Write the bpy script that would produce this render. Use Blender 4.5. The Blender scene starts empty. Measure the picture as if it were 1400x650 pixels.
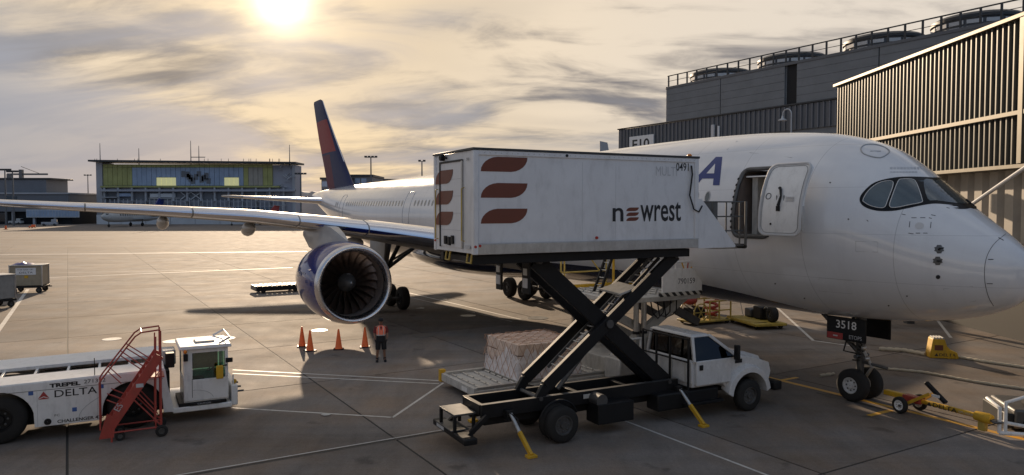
import bpy, bmesh, math, random
from mathutils import Vector, Matrix
from mathutils.bvhtree import BVHTree
R = math.radians
sin, cos, pi = math.sin, math.cos, math.pi
random.seed(7)
SC = bpy.context.scene
COL = SC.collection

# ------------------------------------------------------------------ camera, sky, sun, exposure
F_PX, PITCH, CAM_H = 1010.0, 2.3, 6.24
cam = bpy.data.cameras.new('camera'); cam.sensor_width = 36; cam.lens = F_PX / 1400 * 36
cam.clip_start = .05; cam.clip_end = 6000
camo = bpy.data.objects.new('camera', cam); COL.objects.link(camo)
camo.location = (0, 0, CAM_H); camo.rotation_euler = (R(90 - PITCH), 0, 0)
SC.camera = camo
SUN_EL, SUN_AZ = R(14.8), R(-17.1)          # azimuth measured from +Y towards +X
sun_dir = Vector((sin(SUN_AZ) * cos(SUN_EL), cos(SUN_AZ) * cos(SUN_EL), sin(SUN_EL)))

def world():
    w = bpy.data.worlds.new('World'); SC.world = w; w.use_nodes = True
    nt = w.node_tree; nt.nodes.clear(); N = nt.nodes.new; L = nt.links.new
    def math_(op, a, b=None, clamp=False):
        n = N('ShaderNodeMath'); n.operation = op; n.use_clamp = clamp
        for i, x in enumerate((a, b)):
            if x is None: continue
            if isinstance(x, (int, float)): n.inputs[i].default_value = x
            else: L(x, n.inputs[i])
        return n.outputs[0]
    def vmath(op, a, b=None):
        n = N('ShaderNodeVectorMath'); n.operation = op
        for i, x in enumerate((a, b)):
            if x is None: continue
            if isinstance(x, (tuple, list, Vector)): n.inputs[i].default_value = x
            else: L(x, n.inputs[i])
        return n.outputs['Value' if op in ('DOT_PRODUCT', 'LENGTH') else 'Vector']
    def mix(f, a, b, mode='MIX'):
        n = N('ShaderNodeMix'); n.data_type = 'RGBA'; n.blend_type = mode; n.clamp_factor = True
        if isinstance(f, (int, float)): n.inputs['Factor'].default_value = f
        else: L(f, n.inputs['Factor'])
        for k, x in ((6, a), (7, b)):
            if isinstance(x, tuple): n.inputs[k].default_value = (*x, 1)
            else: L(x, n.inputs[k])
        return n.outputs[2]
    def noise(vec, scale, detail, rough, dist=0, w_=None):
        n = N('ShaderNodeTexNoise'); n.noise_dimensions = '3D'
        L(vec, n.inputs['Vector']); n.inputs['Scale'].default_value = scale
        n.inputs['Detail'].default_value = detail; n.inputs['Roughness'].default_value = rough
        n.inputs['Distortion'].default_value = dist
        return n.outputs['Fac']
    def ramp(x, a, b):
        n = N('ShaderNodeMapRange'); n.interpolation_type = 'SMOOTHSTEP'; L(x, n.inputs['Value'])
        n.inputs['From Min'].default_value = a; n.inputs['From Max'].default_value = b
        return n.outputs['Result']
    tc = N('ShaderNodeTexCoord'); d = vmath('NORMALIZE', tc.outputs['Generated'])
    sep = N('ShaderNodeSeparateXYZ'); L(d, sep.inputs[0]); x, y, z = sep.outputs
    zz = math_('ADD', math_('MAXIMUM', z, 0.0), .24)
    cmb = N('ShaderNodeCombineXYZ'); L(math_('DIVIDE', x, zz), cmb.inputs[0]); L(math_('DIVIDE', y, zz), cmb.inputs[1])
    mp = N('ShaderNodeMapping'); L(cmb.outputs[0], mp.inputs['Vector']); mp.inputs['Rotation'].default_value = (0, 0, R(38))
    mp.inputs['Scale'].default_value = (.62, 1.35, 1); mp.inputs['Location'].default_value = (3.1, 1.7, .4)
    p = mp.outputs[0]
    big = noise(p, .75, 4, .5, .35)
    mid = noise(p, 1.7, 7, .54, .9)
    fine = noise(p, 5.0, 9, .6, .6)
    sd = math_('MAXIMUM', vmath('DOT_PRODUCT', d, tuple(sun_dir)), 0.0)
    g1 = math_('POWER', sd, 10.0); g2 = math_('POWER', sd, 60.0); g3 = math_('POWER', sd, 420.0); g4 = math_('POWER', sd, 3000.0)
    sky = N('ShaderNodeTexSky'); sky.sky_type = 'NISHITA'; sky.sun_disc = False
    sky.sun_elevation = SUN_EL; sky.sun_rotation = SUN_AZ; sky.dust_density = 2.0; sky.ozone_density = 1.0
    # cloud colours are radiances that the 0.1 background strength below scales down
    lum = math_('ADD', math_('MULTIPLY', mid, .66), math_('MULTIPLY', fine, .34))
    body = mix(ramp(lum, .36, .58), (1.75, 1.68, 1.8), (6.5, 5.8, 5.0))
    body = mix(ramp(big, .40, .62), mix(.55, body, (2.7, 2.85, 3.2)), body)
    warm = mix(ramp(lum, .37, .57), (2.4, 1.95, 1.5), (9.6, 6.9, 3.5))
    hz = math_('SUBTRACT', 1.0, ramp(z, .0, .17))                     # golden band low down under the sun
    gold = math_('MULTIPLY', g1, math_('ADD', math_('MULTIPLY', hz, .55), .42))
    col = mix(gold, body, warm)
    cover = ramp(math_('ADD', math_('MULTIPLY', big, .65), math_('MULTIPLY', mid, .35)), .38, .52)
    cover = math_('ADD', math_('MULTIPLY', cover, .75), .25)
    # a clear blue-grey gap in the cloud sheet, low on the left, with ragged edges
    wob = math_('MULTIPLY', math_('SUBTRACT', mid, .5), 3.4)
    ex_ = math_('DIVIDE', math_('ADD', x, .56), .27); ez_ = math_('DIVIDE', math_('SUBTRACT', math_('ADD', z, math_('MULTIPLY', x, .16)), -.015), .075)
    rr_ = math_('ADD', math_('ADD', math_('MULTIPLY', ex_, ex_), math_('MULTIPLY', ez_, ez_)), wob)
    gap = math_('MULTIPLY', math_('SUBTRACT', 1.0, ramp(rr_, .5, 1.9)), ramp(y, .0, .3))
    cover = math_('MULTIPLY', cover, math_('SUBTRACT', 1.0, math_('MULTIPLY', gap, .85)))
    skyc = mix(1.0, sky.outputs[0], (.55, .5, .5), 'MULTIPLY')
    col = mix(cover, mix(.93, skyc, (2.35, 2.65, 3.25)), col)
    def add(c, f, k):
        s = N('ShaderNodeVectorMath'); s.operation = 'SCALE'; s.inputs[0].default_value = k; L(f, s.inputs['Scale'])
        a = N('ShaderNodeVectorMath'); a.operation = 'ADD'; L(c, a.inputs[0]); L(s.outputs[0], a.inputs[1]); return a.outputs[0]
    soft = math_('ADD', math_('MULTIPLY', mid, .8), .4)
    col = add(col, math_('MULTIPLY', g2, soft), (1.6, 1.1, .5))
    col = add(col, math_('MULTIPLY', g3, soft), (4.2, 3.3, 1.9))
    col = add(col, g4, (14.0, 12.5, 9.5))
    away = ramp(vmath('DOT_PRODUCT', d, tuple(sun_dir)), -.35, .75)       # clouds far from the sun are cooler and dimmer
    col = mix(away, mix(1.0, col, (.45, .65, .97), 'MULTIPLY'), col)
    below = ramp(z, -.02, .0)
    col = mix(below, (1.1, .95, .8), col)
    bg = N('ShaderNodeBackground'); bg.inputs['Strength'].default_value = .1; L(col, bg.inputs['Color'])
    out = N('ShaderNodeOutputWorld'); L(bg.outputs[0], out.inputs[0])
world()
sl = bpy.data.lights.new('sun', 'SUN'); sl.energy = 5.0; sl.angle = R(.7); sl.color = (1.0, .77, .54)
so = bpy.data.objects.new('sun', sl); COL.objects.link(so)
so.rotation_euler = sun_dir.to_track_quat('Z', 'Y').to_euler(); so.location = sun_dir * 200
vs = SC.view_settings; vs.view_transform = 'Standard'; vs.look = 'None'; vs.gamma = 1; vs.exposure = 0.27; vs.use_curve_mapping = False

# ------------------------------------------------------------------ pixel rays (photo is 1400 x 650)
CP = Vector((0, 0, CAM_H)); _a = R(PITCH)
_fw = Vector((0, cos(_a), -sin(_a))); _up = Vector((0, sin(_a), cos(_a))); _rt = Vector((1, 0, 0))
def ray(px, py): return _fw + _rt * ((px - 700) / F_PX) - _up * ((py - 325) / F_PX)
def gnd(px, py, z=0.0):
    v = ray(px, py); return CP + v * ((z - CAM_H) / v.z)
def to_px(P):
    q = Vector(P) - CP; d = q.dot(_fw); return 700 + F_PX * q.dot(_rt) / d, 325 - F_PX * q.dot(_up) / d
class Frame:                                   # a thing's own axes on the ground
    def __init__(s, o, deg):
        a = R(deg); s.o = Vector((o[0], o[1], 0)); s.deg = deg; s.x = Vector((cos(a), sin(a), 0)); s.y = Vector((-sin(a), cos(a), 0))
    def loc(s, P): q = Vector(P) - s.o; return Vector((q.dot(s.x), q.dot(s.y), q.z))
    def wor(s, x, y, z=0): return s.o + s.x * x + s.y * y + Vector((0, 0, z))

# ------------------------------------------------------------------ mesh helpers
def V(*a): return Vector(a)
class MB:
    def __init__(s): s.v = []; s.f = []; s.m = []
    def add(s, vs_, fs, mi=0):
        o = len(s.v); s.v += [tuple(p) for p in vs_]; s.f += [tuple(i + o for i in f) for f in fs]; s.m += [mi] * len(fs); return s
    def box(s, x0, x1, y0, y1, z0, z1, mi=0):
        return s.add([(x, y, z) for z in (z0, z1) for y in (y0, y1) for x in (x0, x1)],
                     [(0, 2, 3, 1), (4, 5, 7, 6), (0, 1, 5, 4), (2, 6, 7, 3), (0, 4, 6, 2), (1, 3, 7, 5)], mi)
    def beam(s, p0, p1, w, h, up=(0, 0, 1), mi=0):
        p0 = Vector(p0); p1 = Vector(p1); d = (p1 - p0).normalized(); up = Vector(up)
        if abs(d.dot(up)) > .98: up = Vector((1, 0, 0)) if abs(d.x) < .9 else Vector((0, 1, 0))
        a = d.cross(up).normalized() * (w / 2); b = a.cross(d).normalized() * (h / 2)
        vs_ = [p + a * i + b * j for p in (p0, p1) for j in (-1, 1) for i in (-1, 1)]
        return s.add(vs_, [(0, 1, 3, 2), (4, 6, 7, 5), (0, 4, 5, 1), (2, 3, 7, 6), (0, 2, 6, 4), (1, 5, 7, 3)], mi)
    def tube(s, pts, r, n=8, closed=False, mi=0):
        P = [Vector(p) for p in pts]; k = len(P); rr = r if isinstance(r, (list, tuple)) else [r] * k
        rings = []; prev = None
        for i in range(k):
            a = P[(i - 1) % k] if (i or closed) else P[0]; b = P[(i + 1) % k] if (i < k - 1 or closed) else P[-1]
            d = (b - a).normalized()
            if prev is None:
                u = d.cross(Vector((0, 0, 1)))
                if u.length < .05: u = d.cross(Vector((0, 1, 0)))
            else: u = prev - d * prev.dot(d)
            u.normalize(); prev = u; w = d.cross(u)
            rings.append([P[i] + (u * cos(2 * pi * j / n) + w * sin(2 * pi * j / n)) * rr[i] for j in range(n)])
        return s.loft(rings, closed_path=closed, mi=mi)
    def loft(s, rings, caps=True, closed_path=False, mi=0, closed_ring=True):
        n = len(rings[0]); vs_ = [p for r in rings for p in r]; fs = []
        k = len(rings)
        for i in range(k if closed_path else k - 1):
            a = i * n; b = ((i + 1) % k) * n
            for j in range(n if closed_ring else n - 1):
                j2 = (j + 1) % n; fs.append((a + j, a + j2, b + j2, b + j))
        if caps and not closed_path and closed_ring:
            fs.append(tuple(range(n - 1, -1, -1))); fs.append(tuple((k - 1) * n + j for j in range(n)))
        return s.add(vs_, fs, mi)
    def lathe(s, prof, o=(0, 0, 0), ax='x', n=32, mi=0, caps=False):   # prof: (along, radius)
        o = Vector(o); rings = []
        for h, r in prof:
            ring = []
            for j in range(n):
                c, t = cos(2 * pi * j / n) * r, sin(2 * pi * j / n) * r
                ring.append(o + (V(h, c, t) if ax == 'x' else V(t, h, c) if ax == 'y' else V(c, t, h)))
            rings.append(ring)
        return s.loft(rings, caps=caps, mi=mi)
    def prism(s, poly, ex, mi=0):                                    # 3-D polygon pushed along ex
        P = [Vector(p) for p in poly]; Q = [p + Vector(ex) for p in P]; n = len(P)
        fs = [tuple(range(n - 1, -1, -1)), tuple(range(n, 2 * n))] + [(i, (i + 1) % n, n + (i + 1) % n, n + i) for i in range(n)]
        return s.add(P + Q, fs, mi)
    def sphere(s, c, r, n=16, m=10, mi=0):
        rx, ry, rz = r if isinstance(r, (tuple, list)) else (r, r, r)
        rings = [[(c[0] + rx * sin(pi * i / m) * cos(2 * pi * j / n), c[1] + ry * sin(pi * i / m) * sin(2 * pi * j / n), c[2] + rz * cos(pi * i / m)) for j in range(n)]
                 for i in range(1, m)]
        rings = [[(c[0], c[1], c[2] + rz)] * n] + rings + [[(c[0], c[1], c[2] - rz)] * n]
        return s.loft(rings, caps=False, mi=mi)
    def mesh(s, name, mats, ang=35):
        me = bpy.data.meshes.new(name); me.from_pydata(s.v, [], s.f)
        bm = bmesh.new(); bm.from_mesh(me)
        for f, mi in zip(bm.faces, s.m): f.material_index = mi; f.smooth = True
        bmesh.ops.remove_doubles(bm, verts=bm.verts, dist=1e-5)
        bmesh.ops.recalc_face_normals(bm, faces=bm.faces); bm.to_mesh(me); bm.free()
        if ang is not None: me.set_sharp_from_angle(angle=R(ang))
        for m in (mats if isinstance(mats, (list, tuple)) else [mats]): me.materials.append(m)
        return me
    def build(s, name, mats, parent=None, bevel=0, ang=35, seg=2):
        return link(name, s.mesh(name, mats, ang), parent, bevel, seg)
def link(name, me, parent=None, bevel=0, seg=2):
    o = bpy.data.objects.new(name, me); COL.objects.link(o); o.parent = parent
    if bevel:
        b = o.modifiers.new('bevel', 'BEVEL'); b.width = bevel; b.segments = seg; b.limit_method = 'ANGLE'; b.angle_limit = R(40); b.use_clamp_overlap = True
    return o
def tag(o, label=None, cat=None, group=None, kind=None):
    if label: o['label'] = label
    if cat: o['category'] = cat
    if group: o['group'] = group
    if kind: o['kind'] = kind
    return o
def thing(name, label, cat, loc=(0, 0, 0), deg=0, group=None):
    o = bpy.data.objects.new(name, None); COL.objects.link(o); o.empty_display_size = .3
    o.location = loc; o.rotation_euler = (0, 0, R(deg)); return tag(o, label, cat, group)
def struct(name, mb, m, **k): return tag(mb.build(name, m, **k), kind='structure')
def copy_tree(o, parent=None):
    c = o.copy(); COL.objects.link(c); c.parent = parent
    for ch in list(o.children): copy_tree(ch, c)
    return c
def bx(name, x0, x1, y0, y1, z0, z1, m, parent=None, bevel=.01): return MB().box(x0, x1, y0, y1, z0, z1).build(name, m, parent, bevel)
_txt = {}
def text_mesh(s, w, h, shear=0, bold=0.0, depth=.004, sub=0):
    cu = bpy.data.curves.new('t', 'FONT'); cu.body = s; cu.size = 1; cu.shear = shear; cu.offset = bold; cu.extrude = 0; cu.resolution_u = 3
    ob = bpy.data.objects.new('t', cu); COL.objects.link(ob)
    me = bpy.data.meshes.new_from_object(ob); bpy.data.objects.remove(ob); bpy.data.curves.remove(cu)
    xs = [v.co.x for v in me.vertices]; ys = [v.co.y for v in me.vertices]
    x0, x1, y0, y1 = min(xs), max(xs), min(ys), max(ys)
    for v in me.vertices: v.co = ((v.co.x - x0) / (x1 - x0) * w, (v.co.y - y0) / (y1 - y0) * h, 0)
    bm = bmesh.new(); bm.from_mesh(me); bmesh.ops.remove_doubles(bm, verts=bm.verts, dist=1e-5)
    if sub: bmesh.ops.triangulate(bm, faces=bm.faces); bmesh.ops.subdivide_edges(bm, edges=bm.edges, cuts=sub, use_grid_fill=True)
    bm.to_mesh(me); bm.free(); return me
def text(name, s, w, h, m, parent, org, right=(1, 0, 0), up=(0, 0, 1), **k):
    """lettering lying in the plane of right and up, its lower left corner at org"""
    me = text_mesh(s, w, h, **k); me.materials.append(m)
    o = link(name, me, parent); r = Vector(right).normalized(); u = Vector(up); u = (u - r * u.dot(r)).normalized(); n = r.cross(u)
    o.matrix_local = Matrix(((r.x, u.x, n.x, org[0]), (r.y, u.y, n.y, org[1]), (r.z, u.z, n.z, org[2]), (0, 0, 0, 1))); return o
def flat(name, poly, m, parent=None, ex=(0, 0, .004)): return MB().prism(poly, ex).build(name, m, parent, ang=20)

# ------------------------------------------------------------------ materials
def mat(name, col, rough=.5, metal=0.0, var=.12, scale=2.5, coat=0.0, bump=0.0, bscale=60, dirt=0.0, emit=None, spec=.5):
    m = bpy.data.materials.new(name); m.use_nodes = True; nt = m.node_tree; b = nt.nodes['Principled BSDF']; N = nt.nodes.new; L = nt.links.new
    b.inputs['Roughness'].default_value = rough; b.inputs['Metallic'].default_value = metal
    b.inputs['Coat Weight'].default_value = coat; b.inputs['Coat Roughness'].default_value = .06; b.inputs['Specular IOR Level'].default_value = spec
    tc = N('ShaderNodeTexCoord'); no = N('ShaderNodeTexNoise'); no.inputs['Scale'].default_value = scale; no.inputs['Detail'].default_value = 6
    no.inputs['Roughness'].default_value = .65; L(tc.outputs['Object'], no.inputs['Vector'])
    mr = N('ShaderNodeMapRange'); mr.inputs[1].default_value = .3; mr.inputs[2].default_value = .7; mr.inputs[3].default_value = 1 - var; mr.inputs[4].default_value = 1 + var
    L(no.outputs['Fac'], mr.inputs[0])
    mu = N('ShaderNodeMix'); mu.data_type = 'RGBA'; mu.blend_type = 'MULTIPLY'; mu.inputs[0].default_value = 1; mu.inputs[6].default_value = (*col, 1); L(mr.outputs[0], mu.inputs[7])
    outc = mu.outputs[2]
    if dirt:
        n2 = N('ShaderNodeTexNoise'); n2.inputs['Scale'].default_value = scale * 2.3; n2.inputs['Detail'].default_value = 8; n2.inputs['Roughness'].default_value = .7
        mp = N('ShaderNodeMapping'); mp.inputs['Scale'].default_value = (1, 1, .35); L(tc.outputs['Object'], mp.inputs[0]); L(mp.outputs[0], n2.inputs['Vector'])
        r2 = N('ShaderNodeMapRange'); r2.inputs[1].default_value = .5; r2.inputs[2].default_value = .75; r2.inputs[3].default_value = 0; r2.inputs[4].default_value = dirt; L(n2.outputs['Fac'], r2.inputs[0])
        m2 = N('ShaderNodeMix'); m2.data_type = 'RGBA'; L(r2.outputs[0], m2.inputs[0]); L(outc, m2.inputs[6]); m2.inputs[7].default_value = (.09, .075, .06, 1); outc = m2.outputs[2]
    L(outc, b.inputs['Base Color'])
    rr = N('ShaderNodeMapRange'); rr.inputs[3].default_value = max(0, rough - .07); rr.inputs[4].default_value = min(1, rough + .1); L(no.outputs['Fac'], rr.inputs[0]); L(rr.outputs[0], b.inputs['Roughness'])
    if bump:
        n3 = N('ShaderNodeTexNoise'); n3.inputs['Scale'].default_value = bscale; n3.inputs['Detail'].default_value = 4; L(tc.outputs['Object'], n3.inputs['Vector'])
        bp = N('ShaderNodeBump'); bp.inputs['Strength'].default_value = bump; bp.inputs['Distance'].default_value = .02; L(n3.outputs['Fac'], bp.inputs['Height']); L(bp.outputs[0], b.inputs['Normal'])
    if emit: b.inputs['Emission Color'].default_value = (*emit[:3], 1); b.inputs['Emission Strength'].default_value = emit[3]
    return m
def glass(name, tint, clear=.75):
    m = bpy.data.materials.new(name); m.use_nodes = True; nt = m.node_tree; nt.nodes.clear(); N = nt.nodes.new; L = nt.links.new
    t = N('ShaderNodeBsdfTransparent'); t.inputs[0].default_value = (*tint, 1); g = N('ShaderNodeBsdfGlossy'); g.inputs['Roughness'].default_value = .03
    fr_ = N('ShaderNodeFresnel'); fr_.inputs[0].default_value = 1.5; gm_ = N('ShaderNodeNewGeometry'); fr = N('ShaderNodeMath'); fr.operation = 'MULTIPLY'; iv = N('ShaderNodeMath'); iv.operation = 'SUBTRACT'; iv.inputs[0].default_value = 1; L(gm_.outputs['Backfacing'], iv.inputs[1]); L(fr_.outputs[0], fr.inputs[0]); L(iv.outputs[0], fr.inputs[1]); ad = N('ShaderNodeMath'); ad.operation = 'ADD'; ad.use_clamp = True; ad.inputs[1].default_value = 1 - clear; L(fr.outputs[0], ad.inputs[0])
    mx = N('ShaderNodeMixShader'); L(ad.outputs[0], mx.inputs[0]); L(t.outputs[0], mx.inputs[1]); L(g.outputs[0], mx.inputs[2])
    o = N('ShaderNodeOutputMaterial'); L(mx.outputs[0], o.inputs[0]); return m
def concrete(name, base, rand=.1):
    m = bpy.data.materials.new(name); m.use_nodes = True; nt = m.node_tree; b = nt.nodes['Principled BSDF']; N = nt.nodes.new; L = nt.links.new
    ge = N('ShaderNodeNewGeometry'); P = ge.outputs['Position']
    def nz(scale, det, ro, sx=1, sy=1, rot=0, dist=0):
        mp = N('ShaderNodeMapping'); mp.inputs['Scale'].default_value = (sx, sy, 1); mp.inputs['Rotation'].default_value = (0, 0, R(rot)); L(P, mp.inputs[0])
        n = N('ShaderNodeTexNoise'); n.inputs['Scale'].default_value = scale; n.inputs['Detail'].default_value = det; n.inputs['Roughness'].default_value = ro; n.inputs['Distortion'].default_value = dist
        L(mp.outputs[0], n.inputs['Vector']); return n.outputs['Fac']
    def rng(x, a, b_, c, d):
        r = N('ShaderNodeMapRange'); L(x, r.inputs[0])
        for i, k in enumerate((a, b_, c, d)): r.inputs[i + 1].default_value = k
        return r.outputs[0]
    def mul(a, b_):
        n = N('ShaderNodeMath'); n.operation = 'MULTIPLY'; L(a, n.inputs[0]); L(b_, n.inputs[1]); return n.outputs[0]
    oi = N('ShaderNodeObjectInfo')
    k = rng(oi.outputs['Random'], 0, 1, 1 - rand, 1 + rand)
    k = mul(k, rng(nz(.12, 6, .6), .3, .7, .86, 1.14))                     # large patches
    k = mul(k, rng(nz(.28, 6, .6, .10, 1, -4), .35, .68, .78, 1.24))     # worn bands across the taxi lane
    k = mul(k, rng(nz(1.1, 8, .7, 1, .22, -30, .4), .42, .72, 1.05, .80))  # rubber and oil streaks along the stands
    k = mul(k, rng(nz(.9, 8, .7), .55, .75, 1.0, .84))                    # stains
    vo = N('ShaderNodeTexVoronoi'); vo.inputs['Scale'].default_value = .55; vo.inputs['Randomness'].default_value = 1.0; wv = N('ShaderNodeVectorMath'); wv.operation = 'ADD'; L(P, wv.inputs[0])
    wn = N('ShaderNodeTexNoise'); wn.inputs['Scale'].default_value = 2.5; L(P, wn.inputs['Vector']); L(wn.outputs['Color'], wv.inputs[1]); L(wv.outputs[0], vo.inputs['Vector'])
    k = mul(k, rng(vo.outputs['Distance'], .08, .20, .66, 1.0))           # oil drips
    k = mul(k, rng(nz(2.2, 9, .8, .12, 1.6, 59, .3), .58, .70, 1.0, .74))  # tyre marks
    k = mul(k, rng(nz(28, 5, .7), .3, .7, .80, 1.20)); k = mul(k, rng(nz(9, 6, .75), .3, .7, .88, 1.12))                     # aggregate
    mx = N('ShaderNodeMix'); mx.data_type = 'RGBA'; mx.inputs[6].default_value = (*base, 1); mx.inputs[7].default_value = (base[0] * 1.06, base[1] * .92, base[2] * .78, 1)
    L(rng(nz(.35, 5, .6), .4, .65, 0, 1), mx.inputs[0])
    m2 = N('ShaderNodeMix'); m2.data_type = 'RGBA'; m2.blend_type = 'MULTIPLY'; m2.inputs[0].default_value = 1; L(mx.outputs[2], m2.inputs[6]); L(k, m2.inputs[7]); L(m2.outputs[2], b.inputs['Base Color'])
    L(rng(nz(.5, 7, .65), .3, .7, .80, .90), b.inputs['Roughness']); b.inputs['Specular IOR Level'].default_value = .2
    bp = N('ShaderNodeBump'); bp.inputs['Strength'].default_value = .35; bp.inputs['Distance'].default_value = .008; L(nz(35, 6, .75), bp.inputs['Height']); L(bp.outputs[0], b.inputs['Normal'])
    return m
def paintmark(name, col, wear=.5):
    m = mat(name, col, .6, var=.1, scale=1.2); nt = m.node_tree; b = nt.nodes['Principled BSDF']; N = nt.nodes.new; L = nt.links.new
    src = b.inputs['Base Color'].links[0].from_socket; ge = N('ShaderNodeNewGeometry'); n = N('ShaderNodeTexNoise'); n.inputs['Scale'].default_value = 3.5; n.inputs['Detail'].default_value = 9; n.inputs['Roughness'].default_value = .75
    L(ge.outputs['Position'], n.inputs['Vector']); r = N('ShaderNodeMapRange'); r.inputs[1].default_value = .45; r.inputs[2].default_value = .68; r.inputs[3].default_value = 0; r.inputs[4].default_value = wear; L(n.outputs['Fac'], r.inputs[0])
    mx = N('ShaderNodeMix'); mx.data_type = 'RGBA'; L(r.outputs[0], mx.inputs[0]); L(src, mx.inputs[6]); mx.inputs[7].default_value = (.2, .18, .15, 1); L(mx.outputs[2], b.inputs['Base Color']); return m
def fuselage_paint():
    m = mat('fuselage_paint', (.72, .725, .74), .16, var=.035, scale=.5, coat=.7); nt = m.node_tree; b = nt.nodes['Principled BSDF']; N = nt.nodes.new; L = nt.links.new
    src = b.inputs['Base Color'].links[0].from_socket; tc = N('ShaderNodeTexCoord'); se = N('ShaderNodeSeparateXYZ'); L(tc.outputs['Object'], se.inputs[0])
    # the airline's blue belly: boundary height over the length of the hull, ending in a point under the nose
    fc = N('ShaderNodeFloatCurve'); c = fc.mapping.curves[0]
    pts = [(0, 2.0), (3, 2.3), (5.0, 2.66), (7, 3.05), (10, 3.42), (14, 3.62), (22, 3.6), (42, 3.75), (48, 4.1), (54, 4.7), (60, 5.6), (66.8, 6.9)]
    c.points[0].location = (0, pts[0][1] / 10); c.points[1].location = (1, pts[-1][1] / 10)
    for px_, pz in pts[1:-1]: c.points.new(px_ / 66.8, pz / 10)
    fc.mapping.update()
    dv = N('ShaderNodeMath'); dv.operation = 'DIVIDE'; dv.inputs[1].default_value = 66.8; L(se.outputs[0], dv.inputs[0]); L(dv.outputs[0], fc.inputs['Value'])
    ml = N('ShaderNodeMath'); ml.operation = 'MULTIPLY'; ml.inputs[1].default_value = 10; L(fc.outputs[0], ml.inputs[0])
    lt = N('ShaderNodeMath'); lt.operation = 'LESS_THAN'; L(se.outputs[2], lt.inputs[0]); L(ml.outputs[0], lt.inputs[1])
    def seam(sock, period, w, dark):
        pp = N('ShaderNodeMath'); pp.operation = 'PINGPONG'; pp.inputs[1].default_value = period / 2; L(sock, pp.inputs[0])
        r = N('ShaderNodeMapRange'); r.inputs[1].default_value = 0; r.inputs[2].default_value = w; r.inputs[3].default_value = dark; r.inputs[4].default_value = 1; L(pp.outputs[0], r.inputs[0]); return r.outputs[0]
    n4 = N('ShaderNodeTexNoise'); n4.inputs['Scale'].default_value = 1.6; n4.inputs['Detail'].default_value = 9; n4.inputs['Roughness'].default_value = .7
    mp4 = N('ShaderNodeMapping'); mp4.inputs['Scale'].default_value = (1.2, .3, .16); L(tc.outputs['Object'], mp4.inputs[0]); L(mp4.outputs[0], n4.inputs['Vector'])
    r4 = N('ShaderNodeMapRange'); r4.inputs[1].default_value = .5; r4.inputs[2].default_value = .75; r4.inputs[3].default_value = 1; r4.inputs[4].default_value = .93; L(n4.outputs['Fac'], r4.inputs[0])
    k = None
    for q in (seam(se.outputs[0], 2.55, .012, .58), seam(se.outputs[2], 1.37, .009, .70), r4.outputs[0]):
        if k is None: k = q; continue
        mm_ = N('ShaderNodeMath'); mm_.operation = 'MULTIPLY'; L(k, mm_.inputs[0]); L(q, mm_.inputs[1]); k = mm_.outputs[0]
    m0 = N('ShaderNodeMix'); m0.data_type = 'RGBA'; m0.blend_type = 'MULTIPLY'; m0.inputs[0].default_value = 1; L(src, m0.inputs[6]); L(k, m0.inputs[7]); src = m0.outputs[2]
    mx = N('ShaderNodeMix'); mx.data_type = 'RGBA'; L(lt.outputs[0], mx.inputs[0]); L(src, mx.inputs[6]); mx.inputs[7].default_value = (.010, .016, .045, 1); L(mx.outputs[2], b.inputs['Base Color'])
    return m
def fin_paint():
    m = mat('fin_paint', (.010, .020, .085), .5, var=.1, spec=.25); nt = m.node_tree; b = nt.nodes['Principled BSDF']; N = nt.nodes.new; L = nt.links.new
    tc = N('ShaderNodeTexCoord'); se = N('ShaderNodeSeparateXYZ'); L(tc.outputs['Object'], se.inputs[0])
    def mth(op, a, b_):
        n = N('ShaderNodeMath'); n.operation = op
        for i, q in enumerate((a, b_)):
            if isinstance(q, (int, float)): n.inputs[i].default_value = q
            else: L(q, n.inputs[i])
        return n.outputs[0]
    x, z = se.outputs[0], se.outputs[2]
    # two red facets of the tail emblem, on the rear part of the fin
    u = mth('SUBTRACT', x, mth('MULTIPLY', mth('SUBTRACT', z, 8.4), .72))       # 54.9 at the leading edge
    a = mth('MULTIPLY', mth('GREATER_THAN', mth('ADD', u, mth('MULTIPLY', z, -.22)), 53.9), mth('LESS_THAN', z, 14.9)); a = mth('MULTIPLY', a, mth('GREATER_THAN', z, 11.6))
    a2 = mth('MULTIPLY', mth('GREATER_THAN', mth('ADD', u, mth('MULTIPLY', z, .25)), 61.2), mth('LESS_THAN', z, 11.4))
    src = b.inputs['Base Color'].links[0].from_socket
    m1 = N('ShaderNodeMix'); m1.data_type = 'RGBA'; L(a, m1.inputs[0]); L(src, m1.inputs[6]); m1.inputs[7].default_value = (.27, .035, .04, 1)
    m2 = N('ShaderNodeMix'); m2.data_type = 'RGBA'; L(a2, m2.inputs[0]); L(m1.outputs[2], m2.inputs[6]); m2.inputs[7].default_value = (.10, .014, .04, 1)
    L(m2.outputs[2], b.inputs['Base Color']); return m
def stripes(name, c1, c2, period, axis=(1, 0, 1), rough=.5):
    m = mat(name, c1, rough, var=.1); nt = m.node_tree; b = nt.nodes['Principled BSDF']; N = nt.nodes.new; L = nt.links.new
    tc = N('ShaderNodeTexCoord'); d = N('ShaderNodeVectorMath'); d.operation = 'DOT_PRODUCT'; d.inputs[1].default_value = axis; L(tc.outputs['Object'], d.inputs[0])
    pp = N('ShaderNodeMath'); pp.operation = 'PINGPONG'; pp.inputs[1].default_value = period; L(d.outputs['Value'], pp.inputs[0])
    gt = N('ShaderNodeMath'); gt.operation = 'GREATER_THAN'; gt.inputs[1].default_value = period / 2; L(pp.outputs[0], gt.inputs[0])
    src = b.inputs['Base Color'].links[0].from_socket
    mx = N('ShaderNodeMix'); mx.data_type = 'RGBA'; L(gt.outputs[0], mx.inputs[0]); L(src, mx.inputs[6]); mx.inputs[7].default_value = (*c2, 1); L(mx.outputs[2], b.inputs['Base Color']); return m

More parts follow.
